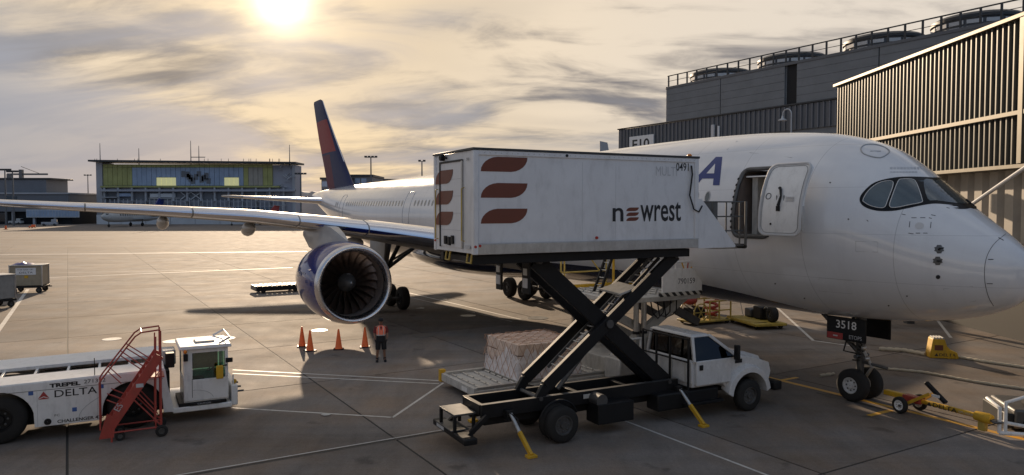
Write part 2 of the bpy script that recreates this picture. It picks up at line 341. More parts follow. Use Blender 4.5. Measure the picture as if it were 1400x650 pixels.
M = dict(
    slab=concrete('apron_concrete', (.193, .173, .157), .14), ground=concrete('apron_concrete_far', (.193, .173, .157), 0),
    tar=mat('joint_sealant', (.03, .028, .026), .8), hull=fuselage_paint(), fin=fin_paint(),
    white=mat('white_paint', (.78, .78, .77), .35, var=.05, coat=.2, dirt=.25), boxwhite=mat('box_white', (.70, .71, .73), .38, var=.06, scale=1.2, dirt=.22),
    cabwhite=mat('cab_white', (.66, .66, .66), .25, var=.05, coat=.5, dirt=.2), dwhite=mat('dull_white', (.50, .49, .46), .6, var=.15, dirt=.4),
    alu=mat('aluminium', (.52, .51, .49), .38, .75, var=.15, dirt=.3), chrome=mat('polished_metal', (.72, .76, .86), .14, 1.0, var=.04),
    lip=mat('inlet_lip_metal', (.66, .66, .68), .26, 1.0, var=.05), steel=mat('dark_steel', (.12, .12, .12), .45, .6, var=.25, dirt=.3),
    black=mat('black_paint', (.011, .011, .012), .5, var=.3, spec=.3), rubber=mat('rubber', (.018, .017, .016), .8, var=.3, bump=.15), mblack=mat('matt_black', (.012, .012, .013), .8),
    navy=mat('nacelle_blue', (.011, .028, .18), .08, var=.1, coat=.2), blue=mat('livery_blue', (.008, .032, .18), .3, var=.05), wing=mat('wing_grey', (.36, .365, .37), .32, var=.08, coat=.2), wingdark=mat('wing_underside', (.27, .27, .265), .5, var=.12, dirt=.25),
    cockpit=mat('cockpit_glass', (.045, .065, .075), .04, var=.2, coat=1), mask=mat('window_mask', (.006, .006, .007), .3, spec=.2), fan=mat('fan_titanium', (.26, .20, .17), .3, .9, var=.15), duct=mat('inlet_duct', (.22, .18, .16), .45, .3, var=.1),
    brown=mat('logo_brown', (.155, .042, .022), .5, var=.08), ink=mat('ink_black', (.014, .015, .018), .5), ghost=mat('faded_lettering', (.50, .51, .53), .5),
    yellow=mat('safety_yellow', (.62, .36, .02), .5, var=.15, dirt=.3), paleyellow=mat('worn_yellow_rail', (.50, .36, .08), .5, var=.2, dirt=.3), red=mat('stair_red', (.40, .06, .045), .45, var=.15, dirt=.3), orange=mat('cone_orange', (.95, .17, .035), .55, var=.08),
    lred=mat('lamp_red', (.45, .03, .02), .25), lamber=mat('lamp_amber', (.8, .25, .03), .25), decal_blue=mat('sticker_blue', (.05, .12, .35), .5), delta_red=mat('emblem_red', (.38, .05, .045), .5),
    tan=mat('pallet_carton', (.70, .58, .50), .8, var=.2, dirt=.2), wrap=mat('stretch_wrap', (.78, .75, .76), .28, var=.2, scale=4, bump=.5, bscale=9), net=mat('cargo_net', (.46, .28, .19), .8, var=.3),
    facade=mat('pale_facade', (.22, .25, .30), .6, var=.08, scale=.4), clad=mat('grey_cladding', (.16, .165, .18), .55, var=.08, scale=.4), cladb=mat('dark_band_metal', (.12, .125, .135), .45, .3, var=.1), panel=mat('precast_panel', (.19, .20, .21), .7, var=.12, scale=.6, bump=.15), rail=mat('railing_dark', (.035, .037, .04), .5),
    corr=mat('corrugated_bronze', (.10, .098, .085), .42, .35, var=.12, scale=.8, dirt=.15), corrb=mat('corrugated_backing', (.014, .013, .011), .6, var=.2), trim=mat('bridge_trim', (.17, .15, .11), .45, .3, var=.1), tanpan=mat('tan_panel', (.38, .34, .28), .6, var=.12, scale=.7, dirt=.15),
    gl=glass('window_glass', (.07, .085, .085), .99), glgreen=glass('tinted_glass', (.45, .75, .65), .85), dglass=mat('dark_glass', (.02, .024, .026), .06, coat=.6), skin=mat('skin', (.24, .13, .085), .5), vest=mat('vest_orange', (1.0, .25, .16), .6, var=.08), shirt=mat('shirt_red', (.17, .03, .03), .8), dark=mat('dark_cloth', (.013, .013, .016), .85), silver=mat('reflective_tape', (.6, .6, .58), .3),
    mwhite=paintmark('marking_white', (.62, .60, .56), .55), myellow=paintmark('marking_yellow', (.72, .38, .04), .3), mdark=paintmark('marking_black', (.03, .03, .03), .5),
    hazard=stripes('hazard_stripe', (.6, .58, .52), (.02, .02, .02), .16), sheath=mat('green_wall_board', (.40, .39, .14), .7, var=.2, scale=.3), curtain=mat('curtain_glass', (.32, .40, .52), .3, var=.2, scale=.2), lit=mat('lit_interior', (.5, .5, .3), .6, emit=(.75, .72, .35, .35)), scaff=mat('scaffold', (.36, .36, .40), .6), greyb=mat('concourse_grey', (.40, .40, .41), .7, var=.15, scale=.15), paleb=mat('concourse_pale', (.58, .58, .58), .7, var=.1, scale=.15),
    bag=mat('cart_canvas', (.36, .30, .21), .7, var=.15, dirt=.3), tblue=mat('tarpaulin_blue', (.02, .04, .22), .5), cargogrey=mat('container_grey', (.34, .35, .34), .5, .4, var=.15, dirt=.3), hose=mat('light_patch_pale', (.48, .42, .31), .6, var=.15),  # the ribbed tubes' pale colour stands in for light on the apron
    mast=mat('mast_grey', (.16, .16, .16), .5, .5), yellowbelt=mat('ulc', (.50, .36, .06), .6, dirt=.35))

# ================================================================== THE SETTING
struct('ground', MB().add([(-2500, -400, -.03), (2500, -400, -.03), (2500, 5000, -.03), (-2500, 5000, -.03)], [(0, 1, 2, 3)]), M['ground'])
# concrete slabs of the apron, laid square to the parked aircraft (axis 31 degrees off the camera's)
K = Frame((-7.47, 17.11), 31); SLAB = 7.6; koff = K.loc((-10.68, 17.5, 0)).x
apron = MB()
_sl = []
for i in range(-30, 40):
    for j in range(-10, 26):
        x0 = koff + i * SLAB; y0 = j * SLAB; c = K.wor(x0 + SLAB / 2, y0 + SLAB / 2)
        if c.y < 2 or c.y > 118: continue
        u = to_px(c)[0]
        if -750 < u < 2150 if c.y < 25 else -150 < u < 1550: _sl.append((x0, y0))
apr = thing('apron', None, None, K.o, 31); tag(apr, kind='structure')
xs_ = [s[0] for s in _sl]; ys_ = [s[1] for s in _sl]
for nm, q in (('joint_bed', None),):
    b = MB()
    for x0, y0 in _sl: b.add([(x0, y0, -.014), (x0 + SLAB, y0, -.014), (x0 + SLAB, y0 + SLAB, -.014), (x0, y0 + SLAB, -.014)], [(0, 1, 2, 3)])
    b.build('joint_bed', M['tar'], apr)
sm = MB().box(.03, SLAB - .03, .03, SLAB - .03, -.12, 0).mesh('concrete_slab', M['slab'])
for x0, y0 in _sl:
    o = link('concrete_slab', sm, apr); o.location = (x0, y0, 0)

def line(name, pts, w, m, z=.004):
    b = MB(); P = [Vector((p[0], p[1], z)) for p in pts]
    for a, c in zip(P, P[1:]):
        d = (c - a).normalized(); n = Vector((-d.y, d.x, 0)) * w / 2; e = d * (w / 2 if len(P) > 2 else 0)
        k = max(1, int((c - a).length / 3))
        for i in range(k):
            p = a.lerp(c, i / k) - (e if i == 0 else e * 0); q = a.lerp(c, (i + 1) / k)
            b.add([p - n, q - n, q + n, p + n], [(0, 1, 2, 3)])
        z += .0003; P = [Vector((p.x, p.y, z)) for p in P]
    return struct(name, b, M[m])
g = lambda *a: gnd(*a)
line('stand_line', [g(318, 506), g(606, 521)], .10, 'mwhite'); line('stand_line', [g(318, 511), g(600, 525)], .09, 'mwhite')
line('stand_line', [g(318, 558), g(537, 571), g(606, 524)], .09, 'mwhite')
line('stand_line', [g(556, 400), g(712, 437)], .16, 'mwhite'); line('stand_line', [g(553, 405), g(700, 440)], .07, 'mwhite')
line('trench_drain', [K.wor(-7, -.07), K.wor(6.6, -.07)], .06, 'mdark', .006); line('stand_line', [K.wor(-7, .10), K.wor(6.6, .10)], .05, 'mwhite')
line('stand_line', [g(850, 574), g(1075, 660)], .08, 'mwhite')
line('stand_line', [g(-40, 505), g(38, 396)], .22, 'mwhite')
line('taxi_line', [g(-200, 391), g(400, 366)], .30, 'mwhite'); line('taxi_line', [g(-300, 352), g(420, 344)], .9, 'mwhite'); line('taxi_line', [g(-200, 379), g(300, 369)], .16, 'mwhite')
line('stand_line', [g(1045, 405), g(1112, 466), g(1170, 474)], .14, 'mwhite')
line('stand_line', [g(1280, 436), g(1300, 462)], .14, 'mwhite')
# lead-in line on the aircraft's centre line with its stop bars
TH = 31.0; NOSE = Vector((13.85, 19.64, 0)); A = Frame(NOSE, 90 + TH)     # aircraft axes: x aft, y starboard
line('lead_in_line', [A.wor(-6, 0), A.wor(10.2, 0)], .22, 'myellow')
line('stop_bar', [A.wor(8.0, -.9), A.wor(8.0, 1.0)], .18, 'myellow', .006); line('stop_bar', [A.wor(9.2, -.2), A.wor(9.2, 1.6)], .14, 'myellow', .006)
line('stop_bar', [A.wor(3.6, .35), A.wor(3.6, 1.5)], .18, 'myellow', .006); line('lead_in_border', [A.wor(3.2, .45), A.wor(6.2, .45)], .14, 'mdark')
line('stop_bar', [A.wor(10.2, -1.2), A.wor(10.2, 1.9)], .16, 'myellow', .006)
# round manhole and hydrant covers
for k, (px, py, r) in enumerate(((153, 464, .42), (305, 463, .55), (238, 467, .5), (577, 459, .55), (735, 435, .6), (640, 432, .45), (437, 452, .4))):
    p = g(px, py); o = struct('hydrant_cover', MB().lathe([(.003, .02), (.012, r * .9), (.012, r), (-.02, r + .02)], (p.x, p.y, 0), 'z', 28), M['mwhite' if k < 3 else 'steel'])
for px, py, sx, sy in ((575, 422, .35, .12), (445, 568, .18, .08), (607, 410, .3, .1)):
    p = g(px, py); random.seed(px)
    tag(MB().add([(p.x + sx * cos(a) * random.uniform(.6, 1), p.y + sx * sin(a) * random.uniform(.5, 1), .006 + .03 * random.random()) for a in [i * pi / 4 for i in range(8)]] + [(p.x, p.y, .05)],
        [(i, (i + 1) % 8, 8) for i in range(8)]).build('litter', M['dwhite']), {575: 'crumpled pale litter on the concrete right of the main wheels', 445: 'small white scrap of litter inside the painted corner line', 607: 'thin pale scrap of litter behind the shaded main wheels'}[px], 'litter')

# ------------------------------------------------------------------ the terminal the picture is taken from (right behind the camera)
tb = thing('terminal_building', 'long grey terminal with a window front, just behind the viewpoint', 'building', (0, -.6, 0))
bx('wall', -75, 60, -30, 0, 0, 4.2, M['facade'], tb, 0); bx('wall', -75, 60, -30, 0, 8.6, 11.5, M['facade'], tb, 0)
bx('glazing', -75, 60, -30, -.25, 4.2, 8.6, M['dglass'], tb, 0)
for i in range(46): bx('mullion', -75 + i * 3 - .06, -75 + i * 3 + .06, -.25, .04, 4.2, 8.6, M['rail'], tb, 0)

# ------------------------------------------------------------------ grey concourse wing on the port side of the aircraft
def concourse():
    Y = -38.0                                            # aircraft axes: the face stands 38 m to port
    root = thing('concourse_building', 'dark grey precast concourse building with rooftop railing behind the white aircraft', 'building', NOSE, 90 + TH)
    def wb(name, x0, x1, y0, y1, z0, z1, m, par=root, bv=.02): return bx(name, x0, x1, y0, y1, z0, z1, M[m], par, bv)
    core = wb('wall', 10, 55.3, Y - 26, Y - .25, 0, 20.0, 'panel')
    wb('lower_wall', 10, 64.0, Y - 26, Y - .45, 0, 13.6, 'mblack'); wb('low_roof', 55.4, 64.0, Y - 26, Y - .3, 13.6, 16.0, 'cladb')
    for x0, x1 in ((10.2, 20.4), (20.5, 28.9), (29, 37.3), (38.7, 46.9), (47, 55.3)):
        for k in range(5): wb('panel', x0, x1, Y - .26, Y - .02, 16.2 + k * .78, 16.2 + k * .78 + .765, 'panel', core, .015)
    wb('recess', 37.4, 38.6, Y - .3, Y - .24, 16.2, 20, 'mblack', core)
    wb('parapet', 10, 55.35, Y - .4, Y + .04, 20.0, 20.28, 'cladb', core)
    band = wb('metal_band', 10, 64.05, Y - .3, Y - .1, 13.7, 16.1, 'cladb'); x = 10.1
    rb = MB().box(-.06, .06, 0, .12, 13.75, 16.05).mesh('rib', M['clad'])
    while x < 64: o = link('rib', rb, band); o.location = (x, Y - .1, 0); x += .62
    wb('band_cap', 10, 64.1, Y - .3, Y + .1, 16.1, 16.25, 'rail', band)
    # railing on the roof edge
    pm = MB().box(-.08, .08, -.05, .05, 0, 1.25).mesh('post', M['rail']); rl = wb('railing', 10, 55.3, Y - .23, Y - .17, 21.48, 21.6, 'rail')
    wb('mid_rail', 10, 55.3, Y - .22, Y - .18, 20.9, 20.96, 'rail', rl); x = 10.4
    while x < 55.4: o = link('post', pm, rl); o.location = (x, Y - .2, 20.3); x += 1.49
    # E10 gate sign
    sg = wb('gate_sign', 57.2, 61.6, Y + .05, Y + .2, 13.1, 15.0, 'white', root)
    text('lettering', 'E10', 3.1, 1.25, M['ink'], sg, (61.0, Y + .205, 13.35), (-1, 0, 0), bold=.02)
    wb('downpipe', 47.6, 48.0, Y, Y + .25, 13.6, 15.2, 'paleb'); wb('downpipe', 46.9, 47.1, Y, Y + .2, 13.4, 15.0, 'white')
    # cooling towers stand on the roof
    for k, (xc, zt) in enumerate(((51.2, 22.9), (41.4, 23.0), (31.4, 23.1), (23.2, 23.3))):
        t = thing('cooling_tower', ('round slatted cooling tower farthest left on the grey roof', 'second round cooling tower from the left on the grey roof', 'third round cooling tower from the left on the grey roof', 'round cooling tower nearest the right edge on the grey roof')[k], 'cooling tower', A.wor(xc, Y - 4.6, 19.3), 90 + TH, 'cooling towers on the grey roof')
        MB().lathe([(0, 3.3), (2.0, 3.3)], n=40, ax='z', caps=True).build('drum', M['cladb'], t)
        MB().lathe([(1.95, 3.5), (2.2, 3.5), (2.45, 3.1), (2.55, 1.0), (2.55, .02)], n=40, ax='z').build('cap', M['rail'], t)
        lm = MB()
        for zz in (.5, 1.0, 1.5): lm.box(-.55, .55, -.05, .05, zz, zz + .3)
        lm = lm.mesh('louvre', M['paleb'])
        for a in range(16): o = link('louvre', lm, t); o.location = (3.36 * cos(a * pi / 8), 3.36 * sin(a * pi / 8), 0); o.rotation_euler = (0, 0, a * pi / 8 + pi / 2)
    return root
concourse()
def gooseneck(x, y, z0, z1, label):
    t = thing('wall_lamp', label, 'lamp', A.wor(x, y, z0), 90 + TH); h = z1 - z0
    pts = [(0, 0, 0), (0, 0, h - .5)] + [(.5 - .5 * cos(a), 0, h - .5 + .5 * sin(a)) for a in (.5, 1.05, 1.57, 2.1, 2.6)] + [(1.0, 0, h - .6)]
    MB().tube(pts, .06, 8).build('gooseneck', M['paleb'], t); MB().lathe([(h - .6, .09), (h - .85, .13), (h - 1.0, .42), (h - 1.08, .42)], (1.0, 0, 0), 'z', 16).build('lamp_shade', M['paleb'], t)
gooseneck(37.2, -37.2, 12.9, 15.7, 'white gooseneck lamp rising over the aircraft roof before the dark building')

# ------------------------------------------------------------------ corrugated boarding bridge walkway at the right edge
def walkway():
    X = 22.5
    t = thing('boarding_walkway', 'two storey corrugated bronze walkway towering behind the aircraft nose', 'walkway', (X, 30, 0))
    bx('core', .16, 6, -6, 21.6, 8.05, 14.6, M['corrb'], t, 0)
    rm = MB().prism([(-.07, 0, 0), (.07, 0, 0), (.035, -0.0, 0), ], (0, 0, 1)).mesh('x', M['corr'])
    def rib(h): return MB().add([(.15, -.07, 0), (.0, -.04, 0), (.0, .04, 0), (.15, .07, 0), (.15, -.07, h), (.0, -.04, h), (.0, .04, h), (.15, .07, h)],
                                [(0, 1, 5, 4), (1, 2, 6, 5), (2, 3, 7, 6), (4, 5, 6, 7), (3, 2, 1, 0)]).mesh('corrugation', M['corr'], 20)
    up, lo = rib(4.05), rib(2.15); y = -3.2
    while y < 21.5:
        o = link('corrugation', up, t); o.location = (.0, y, 10.55)
        o = link('corrugation', lo, t); o.location = (.0, y, 8.2); y += .39
    bx('roof_trim', -.18, 6.2, -6, 21.75, 14.62, 14.80, M['trim'], t); bx('floor_trim', -.14, .15, -6, 21.7, 10.36, 10.56, M['trim'], t); bx('base_trim', -.12, 6, -6, 21.7, 8.0, 8.18, M['trim'], t)
    bx('corner_post', -.16, .2, 2.55, 2.85, 8.2, 14.6, M['trim'], t)
    # pale tan folded panels below
    bx('undercroft', 1.3, 6, -6, 21, .0, 8.0, M['corrb'], t, 0)
    pn = MB().add([(.30, 0, 4.6), (.0, .25, 4.6), (.0, .85, 4.6), (.30, 1.1, 4.6), (.30, 0, 8.0), (.0, .25, 8.0), (.0, .85, 8.0), (.30, 1.1, 8.0)], [(0, 1, 5, 4), (1, 2, 6, 5), (2, 3, 7, 6)]).mesh('folded_panel', M['tanpan'], 10)
    for k in range(22): o = link('folded_panel', pn, t); o.location = (.9, -5 + k * 1.16, 0)
    bx('sill', .7, 1.35, -6, 21, 4.3, 4.6, M['rail'], t)
    for yy in (-4, 4, 12, 20): bx('column', 1.5, 2.1, yy, yy + .6, 0, 8, M['greyb'], t)
walkway()
st = thing('strut_pole', 'thin pale pole slanting up behind the cockpit windows to the walkway', 'pole', (20, 31.6, 0))
MB().tube([(0, 15.2, .1), (0, -3.4, 8.1)], .085, 10).build('rod', M['paleb'], st); bx('foot', -.25, .25, 15.0, 15.5, 0, .12, M['steel'], st); bx('bracket', -.2, 2.6, -3.6, -3.2, 7.95, 8.2, M['rail'], st)
vb = thing('vent_box', 'pale louvred duct box on the concourse edge above the nose', 'vent', (20.9, 39.2, 0))
bx('housing', 0, 1.2, 0, 1.2, 7.2, 8.1, M['paleb'], vb, .03); bx('stand', .4, .8, .4, .8, 0, 7.2, M['steel'], vb)

# ------------------------------------------------------------------ far side of the apron
def far_terminal():
    Y = 290.0; x0, x1 = -163.0, -85.0
    t = thing('unfinished_terminal', 'half built terminal clad in yellow green boards and glass across the apron', 'building', (x0, Y, 0)); W = x1 - x0; H = 24
    bx('frame', 2, W, 1.2, 9, 0, H - 1, M['scaff'], t, 0)
    bx('end_wall', 0, 2.4, 0.2, 9, 0, H, M['greyb'], t, .05)
    rf = MB().prism([(-1.6, -2.4, H + .2), (W + 1, -2.4, H - .6), (W + 1, -2.4, H + .1), (-1.6, -2.4, H + .9)], (0, 12, 0)).build('roof', M['rail'], t)
    rnd = random.Random(4)
    # top storey: sheathing boards, glass bays and a brown patch
    x = 2.6; k = 0
    while x < W - 9:
        w = 1.9; kind = 'sheath' if x < 13 or 56 < x < 59 or x > 64.5 else ('tanpan' if 59 <= x <= 64.5 else 'curtain')
        lit_ = kind == 'curtain' and (22 < x < 30 or 50 < x < 55)
        bx('wall_board' if kind == 'sheath' else 'window', x, x + w - .12, .55 + rnd.random() * .1, 1.1, 15.0 if kind != 'curtain' or not lit_ else 18.2, 22.0, M[kind], t, 0)
        if lit_: bx('window', x, x + w - .12, .7, 1.1, 15.0, 18.1, M['lit'], t, 0)
        bx('head_board', x, x + w - .12, .6, 1.1, 22.1, 23.3, M['sheath'], t, 0); x += w
    for k in range(11):
        xx = 33 + k * 1.0 + rnd.random(); zz = 15.6 + rnd.random() * 3; bx('dark_patch', xx, xx + 1.6, .42, .56, zz, zz + 1.8 + rnd.random(), M['clad'], t, 0)
    bx('ledge', 2, W - 6, -.6, 1.1, 14.2, 14.8, M['sheath'], t, .05); bx('floor_edge', 2, W, -1.2, 1.1, 12.6, 13.4, M['scaff'], t, .05)
    bx('dark_storey', 2.6, W - 12, .9, 1.15, 9.2, 12.6, M['clad'], t, 0)
    for k in range(14):
        xx = 3 + k * 5.4; bx('column', xx, xx + .7, -.4, .8, 0, 14.2, M['greyb'], t, .03)
    for a, b_ in ((33, 37), (37, 41)): MB().beam((a * 1.0, .3, 9.5 + (a % 2) * 0), (b_, .3, 12.4), .3, .3).build('brace', M['paleb'], t); MB().beam((a, .3, 12.4), (b_, .3, 9.5), .3, .3).build('brace', M['paleb'], t)
    bx('plant_duct', 21, 31, -.2, .6, 10.2, 11.9, M['paleb'], t, .3); bx('plant_duct', 8, 14, -.2, .6, 10.6, 12.0, M['curtain'], t, .3)
    for k in range(30):
        xx = 14 + k * 1.9; bx('window', xx, xx + 1.7, .8, 1.12, 1.2 if k % 3 else 4.5, 6.4, M['curtain'], t, 0)
    bx('scaffold_deck', 2, W - 6, -2.0, -.4, 6.6, 6.8, M['scaff'], t, 0); bx('scaffold_deck', 10, W - 6, -2.0, -.4, 8.8, 9.0, M['scaff'], t, 0)
    sm_ = MB().box(-.09, .09, -.09, .09, 0, 9.6).mesh('scaffold_pole', M['paleb'])
    for k in range(42): o = link('scaffold_pole', sm_, t); o.location = (3 + k * 1.72, -1.9, 0)
    for k in range(5): bx('stair_landing', 3, 9, -1.6, .5, 3 + k * 2.4, 3.35 + k * 2.4, M['greyb'], t, 0)
    MB().beam((26, -1, 1), (29.5, -1, 6), .45, .45).build('prop', M['rail'], t); MB().beam((38, -1, 6), (35, -1, 1), .45, .45).build('prop', M['rail'], t)
    # torn sheeting at the right corner
    for k in range(26):
        xx = W - 8.5 + rnd.random() * 7; zz = 9 + rnd.random() * 13.5; a = rnd.random() * 3
        MB().beam((xx, .2 + rnd.random() * .5, zz), (xx + cos(a) * 2.4, .3, zz + sin(a) * 2.2), .5, .18).build('loose_cladding', M['greyb' if k % 3 else 'paleb'], t)
    bx('corner_wall', W - 1.2, W, .3, 1.2, 0, 23, M['greyb'], t, 0)
    for k in range(20):
        xx = rnd.random() * W; bx('roof_post', xx, xx + .12, -1, -.85, H, H + 1.4, M['rail'], t, 0)
    for k in range(8): xx = 5 + k * 9.4; bx('site_hoarding', xx, xx + 9.2, -9, -8.7, 0, 3.6 + (k % 3) * .3, M['paleb'], t, 0)
far_terminal()
def mast(x, y, h, label, heads=4, wdt=3.4, cat='light mast', group='floodlight masts'):
    t = thing('light_mast', label, cat, (x, y, 0), 0, group); MB().tube([(0, 0, 0), (0, 0, h)], [.38, .2], 8).build('pole', M['mast'], t)
    if heads:
        bx('crossarm', -wdt / 2, wdt / 2, -.1, .1, h - .2, h, M['mast'], t, 0)
        hm = MB().box(-.45, .45, -.3, .3, -.1, .45).mesh('floodlight', M['rail'])
        for k in range(heads): o = link('floodlight', hm, t); o.location = (-wdt / 2 + .4 + k * (wdt - .8) / max(1, heads - 1), 0, h)
mast(-178, 260, 19.5, 'leftmost tall floodlight mast over the low concourse', 4, 4.2); mast(-174, 258, 18.8, 'floodlight mast just right of the leftmost one', 4, 4.0)
mast(-208, 318, 17.2, 'short far floodlight mast left of the tower crane', 2, 3); mast(-204, 322, 17.0, 'short far floodlight mast nearest the tower crane', 2, 3)
mast(-78.5, 275, 18.8, 'floodlight mast right of the unfinished terminal', 4, 4.2); mast(-49.5, 260, 24.0, 'tall floodlight mast to the right of the blue tail fin', 4, 4.4); mast(-31.6, 260, 22.6, 'floodlight mast over the aircraft just left of the catering box', 2, 2.4)
mast(-232, 405, 24, 'small far floodlight mast touching the left end of the unfinished terminal', 3, 4)
for k, (px, z1, lab) in enumerate(((137, 32, 'tallest thin pole on the left end of the unfinished terminal roof'), (190, 30, 'thin pole second from the left on the unfinished terminal roof'), (261, 33, 'thin pole above the middle of the unfinished terminal'), (272, 31, 'thin pole with a short crossbar above the unfinished terminal'), (396, 32, 'thin pole on the right end of the unfinished terminal roof'))):
    X = (px - 700) / F_PX * 295; t = thing('roof_pole', lab, 'pole', (X, 296, 24.0 if k < 4 else 23.4), 0, 'poles on the terminal roof'); MB().tube([(0, 0, -.4), (0, 0, z1 - 24)], [.22, .10], 6).build('shaft', M['mast'], t)
    if k == 3: bx('crossbar', -3, 2.5, -.1, .1, 2.3, 2.6, M['mast'], t, 0)
cr = thing('tower_crane', 'tiny tower crane on the skyline left of the unfinished terminal', 'crane', (-318, 480, 0))
MB().beam((0, 0, 0), (0, 0, 31), 2, 2).build('tower', M['mast'], cr); MB().beam((-9, 0, 28), (17, 0, 28), 1.1, 1.1).build('jib', M['mast'], cr); bx('counterweight', -9, -6, -1, 1, 25.5, 28, M['mast'], cr, 0); MB().beam((0, 0, 33), (12, 0, 28.4), .3, .3).build('tie', M['mast'], cr)
def low_concourse():
    Y = 280.0; t = thing('low_concourse', 'long low grey concourse behind the wing at the far left', 'building', (-240, Y, 0))
    bx('wall', 0, 72, 0, 40, 4.8, 11.4, M['clad'], t, .1); bx('plinth', 0, 72, 2.2, 40, 0, 4.8, M['mblack'], t, 0); bx('roof_edge', -.5, 72.5, -.5, 40, 11.4, 12.0, M['greyb'], t, .05)
    bx('rooftop_box', 40, 60, 6, 20, 12, 17.2, M['clad'], t, .1); bx('roof_edge', 39.5, 62, 5.5, 20.5, 17.2, 17.8, M['rail'], t, .05)
    bx('glass_band', 56, 76, -.1, .3, 2.6, 5.6, M['paleb'], t, 0)
    bx('window', 48, 52.5, -.15, .2, 8.2, 10.6, M['dglass'], t, 0); bx('window', 33, 46.5, 2.0, 2.25, 1.0, 4.4, M['dglass'], t, 0)
    for k in range(9): bx('column', 2 + k * 8, 2.8 + k * 8, .6, 1.4, 0, 4.8, M['greyb'], t, 0)
    for k in range(18): bx('pane', 56.2 + k * 1.1, 57.1 + k * 1.1, -.2, -.1, 2.9, 5.3, M['curtain'], t, 0)
low_concourse()
def far_hall(name, label, px, py_top, py_bot, pxr, Y, dome=None, m='greyb'):
    x0 = (px - 700) / F_PX * Y; x1 = (pxr - 700) / F_PX * Y; zt = CAM_H + (284.4 - py_top) / F_PX * Y
    t = thing(name, label, 'building', (x0, Y, 0)); w = x1 - x0
    if dome:
        bx('wall', 0, w, 0, 30, 0, zt * .72, M[m], t, 0)
        for k in range(dome):
            a = w / dome; MB().prism([(a * k + a * .5 - a * .5 * cos(q * pi / 12), 0, zt * .72 + (zt * .28) * sin(q * pi / 12)) for q in range(13)], (0, 30, 0)).build('vault', M[m], t)
    else:
        bx('wall', 0, w, 0, 30, 0, zt - 1, M[m], t, 0); bx('roof', -.6, w + .6, -.6, 30, zt - 1, zt, M['rail'], t, .05)
        for k in range(int(w / 3)): bx('window', k * 3 + .3, k * 3 + 2.7, -.12, .1, zt - 4.2, zt - 1.8, M['curtain'], t, 0)
    return t
far_hall('vaulted_hall', 'far low building with rounded vaults left of the blue tail fin', 405, 262, 305, 450, 330, 3)
far_hall('dark_hall', 'dark far building right behind the blue tail fin', 440, 243, 300, 480, 340, None, 'clad'); far_hall('far_office', 'dark flat roofed far building with windows right of the tail fin', 476, 239, 300, 509, 345, None, 'clad')
far_hall('arched_hall', 'far white arched roof between the crane and the unfinished terminal', 88, 264, 300, 122, 420, 1, 'paleb'); far_hall('far_shed', 'low far building peeping over the aircraft back', 508, 245, 300, 560, 420, None, 'greyb')
for k in range(0):
    px0 = -700 + k * 190
    if 380 < px0 + 190 and px0 < 100: continue
    if px0 > 520 or px0 < -150: far_hall('distant_terminal', 'distant terminal %s' % ('far beyond the left edge of the picture' if px0 < 0 else 'hidden beyond the catering truck and the aircraft hull'), px0, 262, 305, px0 + 186, 420 + (k % 3) * 12, None, 'greyb')['group'] = 'distant terminals'

# ================================================================== THE AIRLINER
TAB = [(0.0, 4.62, 4.30, .12), (.12, 4.98, 3.88, .48), (.35, 5.26, 3.60, .80), (.7, 5.56, 3.39, 1.11), (1.2, 5.93, 3.19, 1.45), (1.8, 6.38, 3.03, 1.79), (2.5, 6.96, 2.90, 2.10), (3.2, 7.55, 2.80, 2.36),
       (4.0, 8.12, 2.73, 2.58), (5, 8.50, 2.68, 2.78), (6, 8.72, 2.66, 2.90), (7.5, 8.88, 2.65, 2.98), (9, 8.97, 2.65, 3.01), (12, 9.03, 2.64, 3.02), (16, 8.98, 2.64, 3.02), (22, 8.82, 2.6, 3.02), (34, 8.62, 2.55, 3.02),
       (42, 8.47, 2.62, 3.0), (46, 8.40, 2.9, 2.93), (50, 8.34, 3.5, 2.74), (54, 8.26, 4.3, 2.4), (58, 8.15, 5.2, 1.9), (62, 8.0, 6.1, 1.25), (65, 7.85, 6.75, .7), (66.4, 7.72, 7.1, .4), (66.8, 7.6, 7.25, .2)]
def pchip(xs, ys):
    n = len(xs); h = [xs[i + 1] - xs[i] for i in range(n - 1)]; d = [(ys[i + 1] - ys[i]) / h[i] for i in range(n - 1)]; m = [d[0]] + [0] * (n - 2) + [d[-1]]
    for i in range(1, n - 1):
        if d[i - 1] * d[i] > 0: w1 = 2 * h[i] + h[i - 1]; w2 = h[i] + 2 * h[i - 1]; m[i] = (w1 + w2) / (w1 / d[i - 1] + w2 / d[i])
    def f(x):
        i = 0
        while i < n - 2 and x > xs[i + 1]: i += 1
        t = (x - xs[i]) / h[i]; return (2 * t**3 - 3 * t * t + 1) * ys[i] + (t**3 - 2 * t * t + t) * h[i] * m[i] + (-2 * t**3 + 3 * t * t) * ys[i + 1] + (t**3 - t * t) * h[i] * m[i + 1]
    return f
_x = [t[0] for t in TAB]; f_top = pchip(_x, [t[1] for t in TAB]); f_bot = pchip(_x, [t[2] for t in TAB]); f_w = pchip(_x, [t[3] for t in TAB])
def hull(x, a, off=0):                      # angle from the crown, positive to starboard
    t, b_, w = f_top(x), f_bot(x), f_w(x); return V(x, (w + off) * sin(a), (t + b_) / 2 + ((t - b_) / 2 + off) * cos(a))
def hull_y(x, z):
    t, b_, w = f_top(x), f_bot(x), f_w(x); q = (z - (t + b_) / 2) / ((t - b_) / 2); return w * math.sqrt(max(0, 1 - q * q))
AC = thing('airliner', 'large white twin engine airliner with blue tail parked at the gate', 'airplane', NOSE, 90 + TH)
DX0, DX1 = 6.22, 7.62
NS = 96
